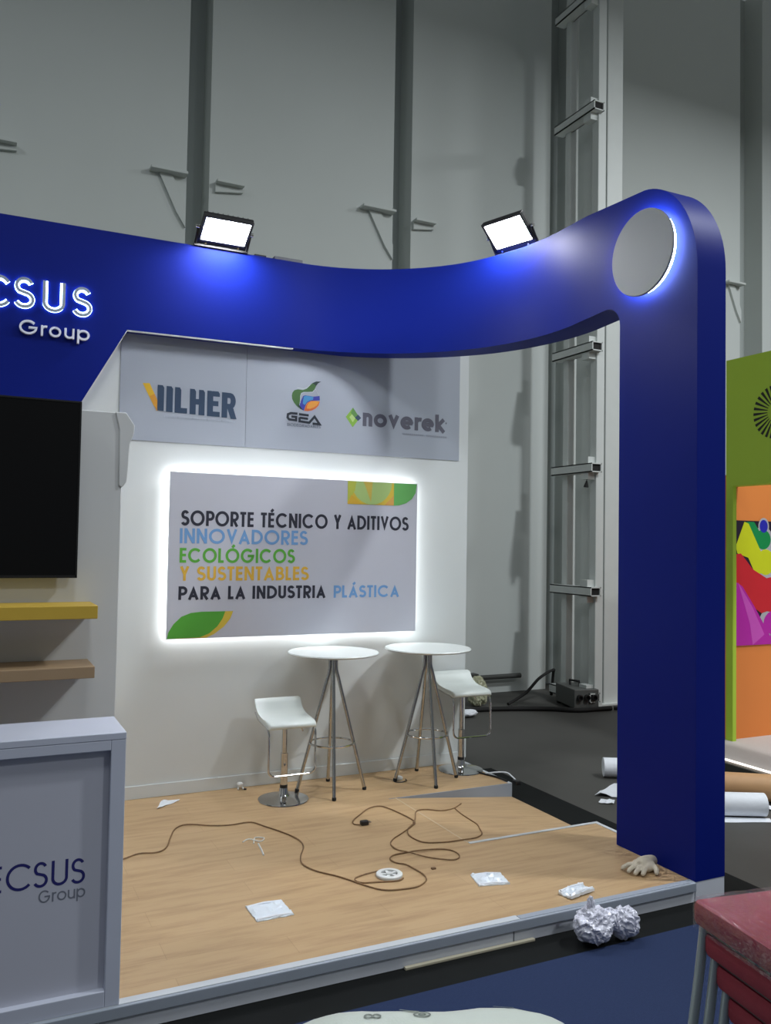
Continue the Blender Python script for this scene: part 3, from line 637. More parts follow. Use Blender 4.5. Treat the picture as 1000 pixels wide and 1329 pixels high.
# ================================================================== BAR STOOLS
def bar_stool():
    t = thing('bar_stool', (0, 0, 0), 'stool', 'stool', 'white gas lift bar stools')
    b = MB(); b.lathe([(0.190, 0.0), (0.197, 0.004), (0.195, 0.010), (0.150, 0.018), (0.080, 0.026), (0.05, 0.034), (0.036, 0.055), (0.031, 0.09), (0.029, 0.095)], CHROME, n=64)
    b.build('base', t)
    MB().lathe([(0.0285, 0.07), (0.0285, 0.36), (0.026, 0.362)], CHROME, n=28).build('column', t)
    MB().lathe([(0.030, 0.094), (0.030, 0.118), (0.028, 0.12)], BLACKP, n=28).build('collar', t)
    MB().lathe([(0.021, 0.20), (0.021, 0.58)], CHROME, n=24).build('gas_lift', t)
    # wavy seat: closed side profile swept across the width
    prof = [(-0.195, 0.585), (-0.202, 0.600), (-0.196, 0.618), (-0.165, 0.632), (-0.10, 0.638), (-0.03, 0.636), (0.04, 0.640), (0.09, 0.655), (0.13, 0.684), (0.160, 0.722), (0.184, 0.748), (0.206, 0.752),
            (0.214, 0.740), (0.206, 0.715), (0.180, 0.672), (0.148, 0.634), (0.105, 0.606), (0.05, 0.594), (-0.04, 0.590), (-0.12, 0.588), (-0.17, 0.583)]
    N = len(prof); b = MB(); xs = [(-0.190, 0.6), (-0.186, 0.9), (-0.176, 1.0), (-0.06, 1.03), (0.06, 1.03), (0.176, 1.0), (0.186, 0.9), (0.190, 0.6)]
    cy = sum(p[0] for p in prof)/N
    cent = []
    for i, (y, z) in enumerate(prof):   # local centre line for the edge rounding
        j = (N-2-i) % N; o = prof[j]; cent.append(((y+o[0])/2, (z+o[1])/2))
    vs = [(x, cent[i][0]+(y-cent[i][0])*sc, cent[i][1]+(z-cent[i][1])*sc) for x, sc in xs for i, (y, z) in enumerate(prof)]
    fs = [(j*N+i, j*N+(i+1) % N, (j+1)*N+(i+1) % N, (j+1)*N+i) for j in range(len(xs)-1) for i in range(N)]
    fs += [tuple(range(N)), tuple((len(xs)-1)*N+i for i in range(N-1, -1, -1))]
    b.add(vs, fs, SEATW).build('seat', t, smooth=60)
    # chrome frame: U bar footrest hanging from the seat sides
    W = 0.186; pts = []
    path = [(-W, 0.16, 0.655), (-W, 0.10, 0.615), (-W, -0.02, 0.596), (-W, -0.12, 0.592), (-W, -0.160, 0.575)]
    for a in range(0, 5): path.append((-W, -0.172-0.006*math.sin(a*PI/8), 0.55-a*0.01))
    path += [(-W, -0.180, 0.29)]
    for a in range(1, 7): t_ = a/6*PI/2; path.append((-W+0.05*(1-math.cos(t_)), -0.182, 0.285-0.05*math.sin(t_)))
    full = path + [(-x, y, z) for x, y, z in path[::-1]]
    MB().tube(full, 0.0085, CHROME, 10).build('footrest', t)
    MB().box(-0.09, 0.09, -0.07, 0.07, 0.575, 0.593, BLACKP).build('seat_plate', t, smooth=0)
    MB().tube([(0.02, -0.02, 0.578), (0.10, 0.0, 0.574), (0.125, 0.0, 0.565), (0.15, 0.0, 0.515)], 0.006, CHROME, 8).build('lever', t)
    return t
st1 = bar_stool(); st2 = copy_tree(st1)
st1.location = (2.238, 6.345, PZ); st1['label'] = 'white wave seat chrome bar stool standing left of the tables, lower seat'
st2.location = (3.965, 6.565, PZ); st2['label'] = 'white wave seat chrome bar stool behind the right table by wall end, raised seat'
for ch in st2.children:
    if ch.name.split('.')[0] in ('seat', 'footrest', 'seat_plate', 'lever', 'gas_lift'): ch.location.z += 0.095

# ================================================================== LITTER AND CABLES ON THE PLATFORM
def dzz(v): return (v[0], v[1], v[2]+0.006)
def smooth_path(P, n=5):
    P = [Vector(p) for p in P]; out = []
    for i in range(len(P)-1):
        p0, p1, p2, p3 = P[max(0, i-1)], P[i], P[i+1], P[min(len(P)-1, i+2)]
        for j in range(n):
            t = j/n; out.append(0.5*((2*p1)+(p2-p0)*t+(2*p0-5*p1+4*p2-p3)*t*t+(3*p1-p0-3*p2+p3)*t**3))
    return out+[P[-1]]
CORDM = mat('twisted_cord', (128, 98, 66), 0.6, var=0.6, scale=45)
C1 = [[0.70, 5.50, 0.12], [0.80, 5.49, 0.12], [0.915, 5.548, 0.12], [1.018, 5.604, 0.12], [1.122, 5.581, 0.12], [1.195, 5.639, 0.12], [1.264, 5.829, 0.12], [1.33, 5.984, 0.12], [1.423, 6.041, 0.12], [1.577, 5.949, 0.12], [1.704, 5.912, 0.12], [1.845, 5.915, 0.12], [1.915, 5.779, 0.12], [1.994, 5.599, 0.12], [2.034, 5.443, 0.12], [2.017, 5.309, 0.12], [1.942, 5.155, 0.12], [1.908, 5.028, 0.12], [1.944, 4.891, 0.12], [2.038, 4.753, 0.12], [2.142, 4.542, 0.12], [2.205, 4.466, 0.12], [2.29, 4.439, 0.12], [2.388, 4.434, 0.12], [2.459, 4.47, 0.12], [2.499, 4.515, 0.12], [2.516, 4.584, 0.12], [2.508, 4.68, 0.12], [2.491, 4.769, 0.12], [2.449, 4.815, 0.12], [2.442, 4.888, 0.12], [2.49, 4.94, 0.12], [2.572, 4.949, 0.12], [2.679, 4.939, 0.124], [2.808, 4.923, 0.12], [2.872, 4.874, 0.12], [2.886, 4.799, 0.12], [2.858, 4.738, 0.12], [2.804, 4.718, 0.12], [2.738, 4.761, 0.12], [2.668, 4.834, 0.12], [2.593, 4.925, 0.13], [2.56, 5.014, 0.12], [2.562, 5.121, 0.12], [2.622, 5.207, 0.12], [2.735, 5.291, 0.12], [2.861, 5.394, 0.12], [2.92, 5.459, 0.12], [2.927, 5.567, 0.12], [2.912, 5.688, 0.12], [2.887, 5.818, 0.12], [2.847, 5.896, 0.12], [2.748, 5.876, 0.12], [2.617, 5.755, 0.12], [2.527, 5.662, 0.12], [2.501, 5.589, 0.12], [2.536, 5.56, 0.12]]
C2 = [[2.886, 5.419, 0.13], [2.954, 5.518, 0.12], [3.045, 5.671, 0.12], [3.145, 5.71, 0.111], [3.26, 5.677, 0.098], [3.401, 5.733, 0.082], [3.543, 5.855, 0.067]]
C3 = [[3.414, 5.733, 0.081], [3.385, 5.592, 0.084], [3.372, 5.438, 0.086], [3.362, 5.327, 0.087], [3.318, 5.221, 0.092], [3.271, 5.12, 0.097], [3.178, 5.043, 0.107], [3.047, 5.009, 0.12], [2.909, 5.019, 0.12], [2.792, 5.063, 0.12], [2.756, 5.149, 0.12], [2.76, 5.247, 0.12], [2.806, 5.347, 0.12], [2.877, 5.412, 0.122]]
C4 = [[2.296, 4.74, 0.12], [2.209, 4.73, 0.12], [2.126, 4.702, 0.12], [2.103, 4.662, 0.12], [2.126, 4.614, 0.12], [2.214, 4.589, 0.12], [2.33, 4.558, 0.12], [2.378, 4.58, 0.12]]
cd = thing('extension_lead', (2.3, 5.1, PZ), 'long thin brown twisted cord looping across the wooden floor', 'cord')
MB().tube([dzz(p) for p in smooth_path(C1)], 0.0045, CORDM, 6).build('cord', cd)
b = MB(); b.tube([dzz(p) for p in smooth_path(C2)], 0.0045, CORDM, 6); b.tube([dzz(p) for p in smooth_path(C3)], 0.0045, CORDM, 6); b.build('cord', cd)
MB().tube([dzz(p) for p in smooth_path(C4)], 0.0045, CORDM, 6).build('cord', cd)
b = MB(); b.rbox(2.54, 2.60, 5.54, 5.585, PZ, PZ+0.03, 0.012, BLACKP); b.tube([(2.60, 5.555, 0.135), (2.62, 5.555, 0.135)], 0.004, STEEL, 6); b.tube([(2.60, 5.572, 0.135), (2.62, 5.572, 0.135)], 0.004, STEEL, 6)
b.build('plug', cd, 'small black plug')
# winding reel: white ring with spokes
sp = thing('cord_reel', (2.322, 4.655, PZ), 'white plastic cord reel with holes lying in the cord loop', 'reel')
WP = mat('white_plastic', (214, 216, 214), 0.4)
b = MB(); b.lathe([(0.075, 0.0), (0.080, 0.004), (0.080, 0.016), (0.075, 0.020), (0.052, 0.020), (0.050, 0.016), (0.050, 0.004), (0.052, 0.0), (0.075, 0.0)], WP, c=(2.322, 4.655, PZ), n=40); b.build('rim', sp)
b = MB()
for i in range(5):
    a = i*2*PI/5+0.3; mm = Matrix.Translation((2.322, 4.655, PZ)) @ Matrix.Rotation(a, 4, 'Z'); b.box(0.0, 0.055, -0.009, 0.009, 0.004, 0.016, WP, mm)
b.lathe([(0.02, 0.002), (0.02, 0.02), (0.010, 0.021)], WP, c=(2.322, 4.655, PZ), n=20); b.build('spokes', sp)

def sheet(name, cx, cy, outline, label, cat, m=PAPER, z=PZ, lift=0.02, seed=0, n=9, group=None, th=0.002):
    """creased sheet or flat packet: a grid inside a four cornered outline"""
    (ax, ay), (bx, by), (gx, gy), (ex, ey) = outline; vs = []; fs = []
    for j in range(n):
        for i in range(n):
            u, v = i/(n-1), j/(n-1)
            x = (ax*(1-u)+bx*u)*(1-v)+(ex*(1-u)+gx*u)*v; y = (ay*(1-u)+by*u)*(1-v)+(ey*(1-u)+gy*u)*v
            q = Vector((u*3+seed, v*3+seed*1.7, seed)); h = max(0, noise.noise(q)*0.8+0.35*abs(noise.noise(q*2.3)))
            e = 1.0
            vs.append((cx+x, cy+y, z+th+lift*h*e))
    k = n*n
    vs += [(x, y, max(z+0.0005, zz-th)) for x, y, zz in vs]
    for j in range(n-1):
        for i in range(n-1):
            a = j*n+i; fs.append((a, a+1, a+n+1, a+n)); fs.append((k+a, k+a+n, k+a+n+1, k+a+1))
    rim = [i for i in range(n)]+[j*n+n-1 for j in range(1, n)]+[(n-1)*n+i for i in range(n-2, -1, -1)]+[j*n for j in range(n-2, 0, -1)]
    for a, c in zip(rim, rim[1:]+rim[:1]): fs.append((a, k+a, k+c, c))
    return tag(MB().add(vs, fs, m).build(name, smooth=25), label, cat, group)
FOIL = mat('silver_foil', (222, 230, 238), 0.3, 0.15, var=0.06, scale=20)
def packet(cx, cy, rz, w, d, label, seed, lift=0.02, bow=0.0):
    c, s = math.cos(rz), math.sin(rz); R2 = lambda x, y: (x*c-y*s, x*s+y*c)
    p = thing('foil_packet', (cx, cy, PZ), label, 'packet', 'torn silver packets on the wooden floor')
    n = 13; vs = []; fs = []
    for j in range(n):
        for i in range(n):
            u, v = i/(n-1)*2-1, j/(n-1)*2-1; x, y = R2(u*w/2+0.006*noise.noise(Vector((v*3, seed, 1))), v*d/2+0.008*noise.noise(Vector((u*3, seed, 5))))
            q = Vector((u*1.7+seed, v*1.7, seed*0.7)); h = (1-u**4)*(1-v**4)*(0.3+0.6*noise.noise(q*1.3))+0.5*abs(noise.noise(q*2.6))+0.25*abs(noise.noise(q*5))+bow*(v*v)
            vs.append((cx+x, cy+y, PZ+0.003+lift*max(0, h)))
    k = n*n; vs += [(x, y, PZ+0.0008+bow*0.6*max(0, z-PZ-0.003)) for x, y, z in vs]
    for j in range(n-1):
        for i in range(n-1):
            a = j*n+i; fs.append((a, a+1, a+n+1, a+n)); fs.append((k+a, k+a+n, k+a+n+1, k+a+1))
    rim = [i for i in range(n)]+[j*n+n-1 for j in range(1, n)]+[(n-1)*n+i for i in range(n-2, -1, -1)]+[j*n for j in range(n-2, 0, -1)]
    for a, e in zip(rim, rim[1:]+rim[:1]): fs.append((a, k+a, k+e, e))
    MB().add(vs, fs, FOIL).build('pouch', p, smooth=20)
    for sgn in (-1, 1):
        b = MB(); pts = [R2(x, sgn*(d/2-0.012)) for x in (-w/2+0.004, w/2-0.004)]
        b.tube([(cx+pts[0][0], cy+pts[0][1], PZ+0.008+lift*bow), (cx+(pts[0][0]+pts[1][0])/2, cy+(pts[0][1]+pts[1][1])/2, PZ+0.014+lift*bow), (cx+pts[1][0], cy+pts[1][1], PZ+0.008+lift*bow)], 0.006, PAPER, 6)
        b.build('sealed_edge', p)
packet(1.512, 4.474, 0.02, 0.205, 0.20, 'flat silver packet lying on the floor nearest the counter', 3, 0.025)
packet(2.846, 4.362, -0.25, 0.19, 0.17, 'crumpled silver packet on the floor midway between counter and column', 8, 0.03)
packet(3.200, 3.995, 0.20, 0.20, 0.095, 'narrow folded silver packet near the front edge above the crumpled ball', 5, 0.035, 0.5)
sheet('paper_scrap', 1.388, 6.585, [(-0.09, -0.11), (0.10, 0.03), (0.12, 0.07), (-0.02, 0.08)], 'white paper scrap on the floor by the back wall, left of the stool', 'paper', seed=2, lift=0.015)
# little white cap by the skirting
b = MB(); b.lathe([(0.016, 0.022), (0.024, 0.030), (0.026, 0.046), (0.018, 0.056), (0.006, 0.058)], WP, c=(2.005, 6.735, PZ), n=18)
for dx in (-0.022, 0.024): b.tube([(2.005+dx*0.4, 6.735, PZ+0.03), (2.005+dx, 6.715, PZ+0.007)], [0.009, 0.007], WP, 8)
b.tube([(2.03, 6.71, PZ+0.007), (2.05, 6.70, PZ+0.007)], 0.007, BLACKP, 8)
tag(b.build('wall_plug'), 'tiny white plastic fixing on the floor against the skirting', 'fixing')
# ripped cable tie bits
b = MB(); b.tube(smooth_path([(1.68, 5.55, 0.124), (1.73, 5.575, 0.13), (1.79, 5.52, 0.124), (1.83, 5.56, 0.128), (1.78, 5.60, 0.124), (1.74, 5.50, 0.124)]), 0.004, WP, 6)
b.tube([(1.765, 5.48, 0.124), (1.75, 5.36, 0.124), (1.735, 5.275, 0.124)], 0.006, WP, 6)
tag(b.build('plastic_tie'), 'twisted white plastic tie on the wooden floor under the cord', 'cable tie')
b = MB(); b.rbox(3.285, 3.345, 6.47, 6.53, PZ, PZ+0.03, 0.015, WP); b.tube(smooth_path([(3.27, 6.50, 0.126), (3.25, 6.44, 0.125), (3.30, 6.41, 0.125), (3.36, 6.44, 0.125), (3.37, 6.48, 0.125)]), 0.004, BLACKP, 6)
tag(b.build('adapter'), 'small white adapter by the left foot of the right bar table', 'adapter')
b = MB(); b.rbox(2.605, 2.635, 4.635, 4.658, PZ, PZ+0.010, 0.006, mat('cork_brown', (120, 92, 66), 0.7)); tag(b.build('wood_chip'), 'tiny brown chip on the floor right of the cord loop', 'chip')

# knitted work glove
GLV = mat('knit_cotton', (206, 196, 176), 0.95, var=0.12, scale=60, bump=0.6, bscale=260)
def glove():
    b = MB(); m0 = Matrix.Translation((3.80, 4.115, PZ)) @ Matrix.Rotation(math.radians(-155), 4, 'Z')
    def tb(pts, rs): b.tube([m0 @ Vector(p) for p in pts], rs, GLV, 12)
    tb([(-0.13, 0.02, 0.030), (-0.10, 0.015, 0.034), (-0.05, 0.01, 0.040), (0.0, 0, 0.042), (0.03, 0, 0.034)], [0.032, 0.036, 0.040, 0.042, 0.030])
    tb([(-0.06, -0.03, 0.026), (0.0, -0.035, 0.028), (0.03, -0.03, 0.024)], [0.026, 0.03, 0.022]); tb([(-0.06, 0.04, 0.026), (0.0, 0.04, 0.028), (0.03, 0.035, 0.024)], [0.026, 0.03, 0.022])
    for y0, y1, L, z in ((-0.045, -0.085, 0.075, 0.02), (-0.018, -0.035, 0.100, 0.022), (0.012, 0.010, 0.108, 0.022), (0.040, 0.050, 0.088, 0.02)):
        tb([(0.01, y0, 0.030), (0.03+L*0.4, (y0+y1)/2, 0.034), (0.03+L*0.8, y1, z), (0.03+L, y1, 0.015)], [0.016, 0.0155, 0.0145, 0.010])
    tb([(-0.05, 0.045, 0.026), (-0.01, 0.085, 0.026), (0.03, 0.105, 0.018), (0.045, 0.108, 0.014)], [0.020, 0.017, 0.015, 0.010])
    o = b.build('work_glove', smooth=0)
    md = o.modifiers.new('remesh', 'REMESH'); md.mode = 'VOXEL'; md.voxel_size = 0.0055; md.use_smooth_shade = True
    md = o.modifiers.new('smooth', 'SMOOTH'); md.iterations = 4; md.factor = 0.5
    return tag(o, 'cream knitted work glove lying on the floor at the foot of the blue column', 'glove')
glove()

# crumpled silver grey film ball in front of the platform: two lobes and a twisted tip
def crumple(mb, c, r, m, seed, sub=5, amp=0.27, sq=(1, 1, 1)):
    bm = bmesh.new(); bmesh.ops.create_icosphere(bm, subdivisions=sub, radius=1)
    vs = []
    for v in bm.verts:
        p = v.co.normalized(); o = Vector((seed, seed*2, seed*3)); wq = p+0.35*Vector((noise.noise(p*1.6+o), noise.noise(p*1.6+o*2), noise.noise(p*1.6+o*3)))
        r1 = 1-abs(noise.noise(wq*1.3+o))*2.4; r2 = 1-abs(noise.noise(wq*2.9+o*1.3))*2.2; r3 = 1-abs(noise.noise(wq*7+o*0.7))*2.0
        h = 1+amp*(0.75*r1+0.45*r2+0.16*r3-0.4)
        w = Vector((p.x*sq[0], p.y*sq[1], p.z*sq[2]))*r*h*0.92+Vector(c); vs.append((w.x, w.y, max(0.012, w.z)))
    fs = [tuple(v.index for v in f.verts) for f in bm.faces]; bm.free(); mb.add(vs, fs, m)
CF = mat('crumpled_film', (206, 207, 220), 0.3, 0.1, var=0.1, scale=14)
b = MB(); crumple(b, (3.045, 3.66, 0.105), 0.098, CF, 1.3, sq=(1.08, 0.9, 0.95)); crumple(b, (3.235, 3.635, 0.095), 0.082, CF, 4.1, sq=(0.95, 0.9, 1.0)); crumple(b, (3.03, 3.665, 0.20), 0.032, CF, 7.7, sq=(0.7, 0.7, 1.7)); crumple(b, (3.15, 3.65, 0.12), 0.055, CF, 9.2)
tag(b.build('crumpled_wrap', smooth=0), 'crumpled ball of silver grey wrapping film on the floor against platform front', 'wrapping film')

# ================================================================== JUNK ALONG THE HALL WALL
pb = thing('power_box', (7.3, 9.1, 0), 'grey metal power socket box on the hall floor beside the ladder frame', 'power box')
mm = Matrix.Translation((7.28, 9.12, 0)) @ Matrix.Rotation(math.radians(-14), 4, 'Z')
b = MB(); b.box(-0.17, 0.17, -0.30, 0.30, 0.03, 0.27, mat('box_grey', (84, 86, 84), 0.5), mm); b.build('case', pb, smooth=0, bevel=0.008)
for i in range(3):
    b = MB(); mr = mm @ Matrix.Translation((-0.10+0.10*i, -0.30, 0.17)) @ Matrix.Rotation(PI/2, 4, 'X'); b.lathe([(0.038, 0.0), (0.038, 0.04), (0.026, 0.042), (0.026, 0.01)], BLACKP, n=18, mtx=mr); b.build('socket', pb)
b = MB(); b.tube([mm @ Vector((-0.05, 0.1, 0.27)), mm @ Vector((-0.05, 0.12, 0.33)), mm @ Vector((0.03, 0.0, 0.33)), mm @ Vector((0.03, -0.02, 0.27))], 0.016, BLACKP, 8); b.build('handle', pb)
for sx in (-0.14, 0.14):
    for sy in (-0.26, 0.26):
        b = MB(); p = mm @ Vector((sx, sy, 0)); b.box(p.x-0.02, p.x+0.02, p.y-0.02, p.y+0.02, 0, 0.035, RUBBER_AND_SHADE); b.build('foot', pb, smooth=0)
def cable(name, pts, r, label): return tag(MB().tube(smooth_path(pts, 6), r, RUBBER_AND_SHADE, 8).build(name), label, 'cable', 'black cables by the hall wall')
cable('cable', [(4.7, 9.45, 0.03), (5.5, 9.30, 0.03), (6.1, 9.22, 0.03), (6.7, 9.00, 0.03), (7.0, 8.78, 0.03), (7.30, 8.74, 0.03), (7.52, 8.72, 0.03)], 0.03, 'thick black cable lying along the floor left of the power box')
cable('cable', [(6.35, 9.35, 0.05), (6.7, 9.45, 0.16), (6.95, 9.5, 0.33), (7.22, 9.56, 0.42), (7.30, 9.66, 0.34), (7.30, 9.70, 0.05)], 0.020, 'black cable arching over the top of the power box')
cable('cable', [(7.56, 8.72, 0.03), (7.72, 8.55, 0.03), (7.75, 8.3, 0.03), (7.50, 8.05, 0.03), (7.38, 7.8, 0.03), (7.5, 7.55, 0.03), (7.9, 7.45, 0.03)], 0.025, 'black cable snaking from the power box towards the blue column')
pp = thing('wall_pipe', (6.5, 10.3, 0), 'long grey pipe running low along the hall wall', 'pipe')
MB().tube([(4.2, 10.3, 0.24), (7.2, 10.3, 0.24)], 0.035, mat('pipe_grey', (70, 72, 70), 0.5), 12).build('pipe', pp)
for x in (5.0, 6.42): MB().box(x-0.05, x+0.05, 10.26, 10.4, 0.0, 0.30, mat('pipe_grey', (70, 72, 70), 0.5)).build('pipe_support', pp, smooth=0)
PLB = mat('pale_plastic_bag', (176, 178, 150), 0.35, var=0.1, scale=8)
b = MB(); crumple(b, (6.05, 9.62, 0.17), 0.17, PLB, 2.2, sq=(0.8, 0.6, 1.25)); tag(b.build('plastic_bag', smooth=0), 'pale yellowish plastic bag crumpled by the hall wall behind the right stool', 'bag')
b = MB(); crumple(b, (5.55, 9.05, 0.05), 0.085, PAPER, 5.2, 3, sq=(1.7, 1.0, 0.5)); tag(b.build('paper_scrap', smooth=0), 'crumpled white scrap on the hall floor in front of the plastic bag', 'paper')
sheet('paper_sheet', 5.13, 5.78, [(-0.30, 0.02), (-0.02, -0.22), (0.34, 0.0), (0.10, 0.24)], 'white paper sheet on the hall floor left of the blue column', 'paper', z=0.006, lift=0.05, seed=4, th=0.003)
sheet('paper_scrap', 4.80, 5.62, [(-0.08, 0), (0.02, -0.07), (0.09, 0.0), (0.0, 0.07)], 'small white paper scrap beside the sheet left of blue column', 'paper', z=0.006, lift=0.03, seed=6)
def paper_roll(p0, p1, r, m, label, name='paper_roll', cat='roll'):
    d = (Vector(p1)-Vector(p0)); L = d.length; q = d.to_track_quat('Z', 'Y').to_matrix().to_4x4(); mm = Matrix.Translation(p0) @ q
    t = thing(name, p0, label, cat)
    MB().lathe([(r*0.72, 0.0), (r, 0.0), (r, L), (r*0.72, L), (r*0.72, L*0.02), (r*0.70, 0.002)], m, n=28, mtx=mm).build('tube', t)
    b = MB(); pts = []
    for i in range(40): a = i/40*5*PI; rr = r*(0.70-0.30*i/40); pts.append(mm @ Vector((rr*math.cos(a), rr*math.sin(a), L*0.06+0.012)))
    b.tube(pts, 0.003, m, 5); b.build('wound_sheet', t)
    return t
paper_roll((5.30, 6.25, 0.092), (5.62, 6.06, 0.092), 0.085, PAPER, 'short white paper roll on the hall floor behind the paper sheet')
KRAFT = mat('kraft_paper', (186, 144, 100), 0.6, var=0.08, scale=10)
paper_roll((5.72, 4.83, 0.095), (5.05, 5.18, 0.095), 0.090, PAPER, 'white paper roll on the floor right of the blue column')
paper_roll((6.45, 4.85, 0.115), (5.2, 5.72, 0.115), 0.112, KRAFT, 'brown kraft paper roll on the floor behind the white roll', cat='roll')
sheet('paper_sheet', 5.50, 4.80, [(-0.35, 0.12), (0.16, -0.10), (0.22, -0.02), (-0.28, 0.25)], 'thin white sheet on the floor under the white roll', 'paper', z=0.001, lift=0.008, seed=9, th=0.002)
sheet('paper_scrap', 5.92, 4.93, [(-0.05, 0), (0.1, -0.08), (0.2, 0.0), (0.05, 0.1)], 'white scrap on the floor at the end of the kraft roll', 'paper', z=0.001, lift=0.04, seed=11)

# cable with connector hanging off the platform by the second stool
b = MB(); b.tube(smooth_path([(4.08, 6.35, 0.130), (4.15, 6.27, 0.155), (4.20, 6.19, 0.165), (4.22, 6.13, 0.14), (4.215, 6.08, 0.13)]), 0.006, PAPER, 8); b.rbox(4.18, 4.23, 6.02, 6.09, 0.10, 0.135, 0.01, BLACKP)
b.tube(smooth_path([(4.02, 6.50, 0.128), (4.07, 6.36, 0.128), (4.12, 6.22, 0.128), (4.13, 6.08, 0.128)]), 0.009, BLACKP, 8)
tag(b.build('cable'), 'short grey lead with black connector at the platform edge by the right stool', 'cable')

# ================================================================== NEIGHBOURING BOOTH
np_ = thing('neighbour_platform', (8.5, 5.0, 0), 'neighbouring booth platform with pale carpet and glowing strip along its edge', 'platform')
MB().box(6.53, 12, 1.0, 6.7, 0.004, 0.125, mat('greige_carpet', (186, 178, 172), 0.9, var=0.06, scale=40)).build('deck', np_, smooth=0)
MB().box(6.50, 6.53, 1.0, 6.7, 0.004, 0.085, mat('dark_skirt', (52, 54, 50), 0.6)).build('skirt', np_, smooth=0)
MB().box(6.508, 6.529, 1.0, 6.7, 0.109, 0.122, emit('warm_led', (1.0, 0.96, 0.88), 1.6)).build('led_strip', np_, 'glowing white strip', smooth=0)
nb = thing('neighbour_booth', (8.5, 6.0, 0.125), 'green and orange neighbouring exhibition booth right of the blue column', 'booth')
MB().box(7.15, 7.30, 1.0, 6.52, 2.775, 4.11, GREEN).build('green_fascia', nb, 'green fascia panel', smooth=0)
MB().box(7.15, 7.20, 6.43, 6.52, 0.125, 2.775, GREEN).build('green_post', nb, smooth=0)
MB().box(7.20, 12, 6.50, 6.62, 0.125, 2.9, ORANGE).build('orange_wall', nb, 'orange back wall', smooth=0)
b = MB(); BLK = mat('black_ink', (24, 26, 24), 0.5); fr = (Vector((7.149, 5.90, 3.49)), Vector((0, -1, 0)), Vector((0, 0, 1)), Vector((-1, 0, 0)))
for i in range(28):
    a = 2*PI*i/28; da = 0.055
    b.prism([(0.10*math.cos(a-da*0.6), 0.10*math.sin(a-da*0.6)), (0.27*math.cos(a-da), 0.27*math.sin(a-da)), (0.27*math.cos(a+da), 0.27*math.sin(a+da)), (0.10*math.cos(a+da*0.6), 0.10*math.sin(a+da*0.6))], fr, 0.002, BLK)
b.build('sunburst_logo', nb, 'black sunburst emblem', smooth=0)
po = thing('poster', (8.1, 6.495, 1.10), 'colourful paint splash poster on the orange wall of the neighbouring booth', 'poster')
PUR = mat('dark_plum_ink', (38, 26, 46), 0.4); MAG = mat('magenta_ink', (186, 36, 166), 0.4); MAG2 = mat('light_magenta_ink', (206, 84, 190), 0.4); RDI = mat('red_ink', (206, 38, 48), 0.4)
YLI = mat('lime_yellow_ink', (208, 214, 30), 0.4); EMI = mat('emerald_ink', (16, 140, 74), 0.4); BUI = mat('cobalt_ink', (40, 42, 176), 0.4); SIL = mat('silver_print', (178, 176, 182), 0.4)
MB().box(7.205, 9.2, 6.490, 6.50, 1.10, 2.42, PUR).build('sheet', po, smooth=0)
fr = FRONT(6.490); b = MB(); Z = lambda y: 2.42-(y-600)/(1035-600)*1.32; Xp = lambda x: 7.222+(x-135)/131*0.575
P = lambda l: [(Xp(x), Z(y)) for x, y in l]
def ring(x, y, rx, ry, h, col):
    b.prism([(Xp(x+rx*1.15*math.cos(a*PI/12)), Z(y+ry*1.15*math.sin(a*PI/12))) for a in range(24)], fr, h, SIL)
    b.prism([(Xp(x+rx*0.88*math.cos(a*PI/12)), Z(y+ry*0.88*math.sin(a*PI/12))) for a in range(24)], fr, h+0.0004, col)
ring(238, 618, 16, 26, 0.001, BUI); ring(236, 665, 30, 40, 0.0011, EMI); ring(245, 745, 34, 52, 0.0012, YLI); ring(262, 860, 45, 70, 0.0013, RDI); ring(290, 960, 60, 55, 0.0014, MAG)
b.prism(P([(178, 604), (205, 604), (236, 660), (232, 690), (212, 705)]), fr, 0.002, EMI)
b.prism(P([(143, 690), (172, 604), (186, 610), (242, 740), (238, 785), (208, 785), (185, 730), (148, 715)]), fr, 0.0024, YLI)
b.prism(P([(137, 720), (160, 715), (200, 770), (290, 830), (290, 905), (230, 925), (205, 905), (165, 830), (137, 810)]), fr, 0.0028, RDI)
b.prism(P([(137, 810), (165, 830), (205, 900), (262, 1010), (258, 1035), (137, 1035)]), fr, 0.0032, MAG)
b.prism(P([(150, 815), (200, 905), (240, 1000), (200, 1035), (190, 960)]), fr, 0.0036, MAG2)
b.prism(P([(262, 1000), (300, 985), (300, 1035), (258, 1035)]), fr, 0.003, MAG)
b.build('print', po, smooth=0)

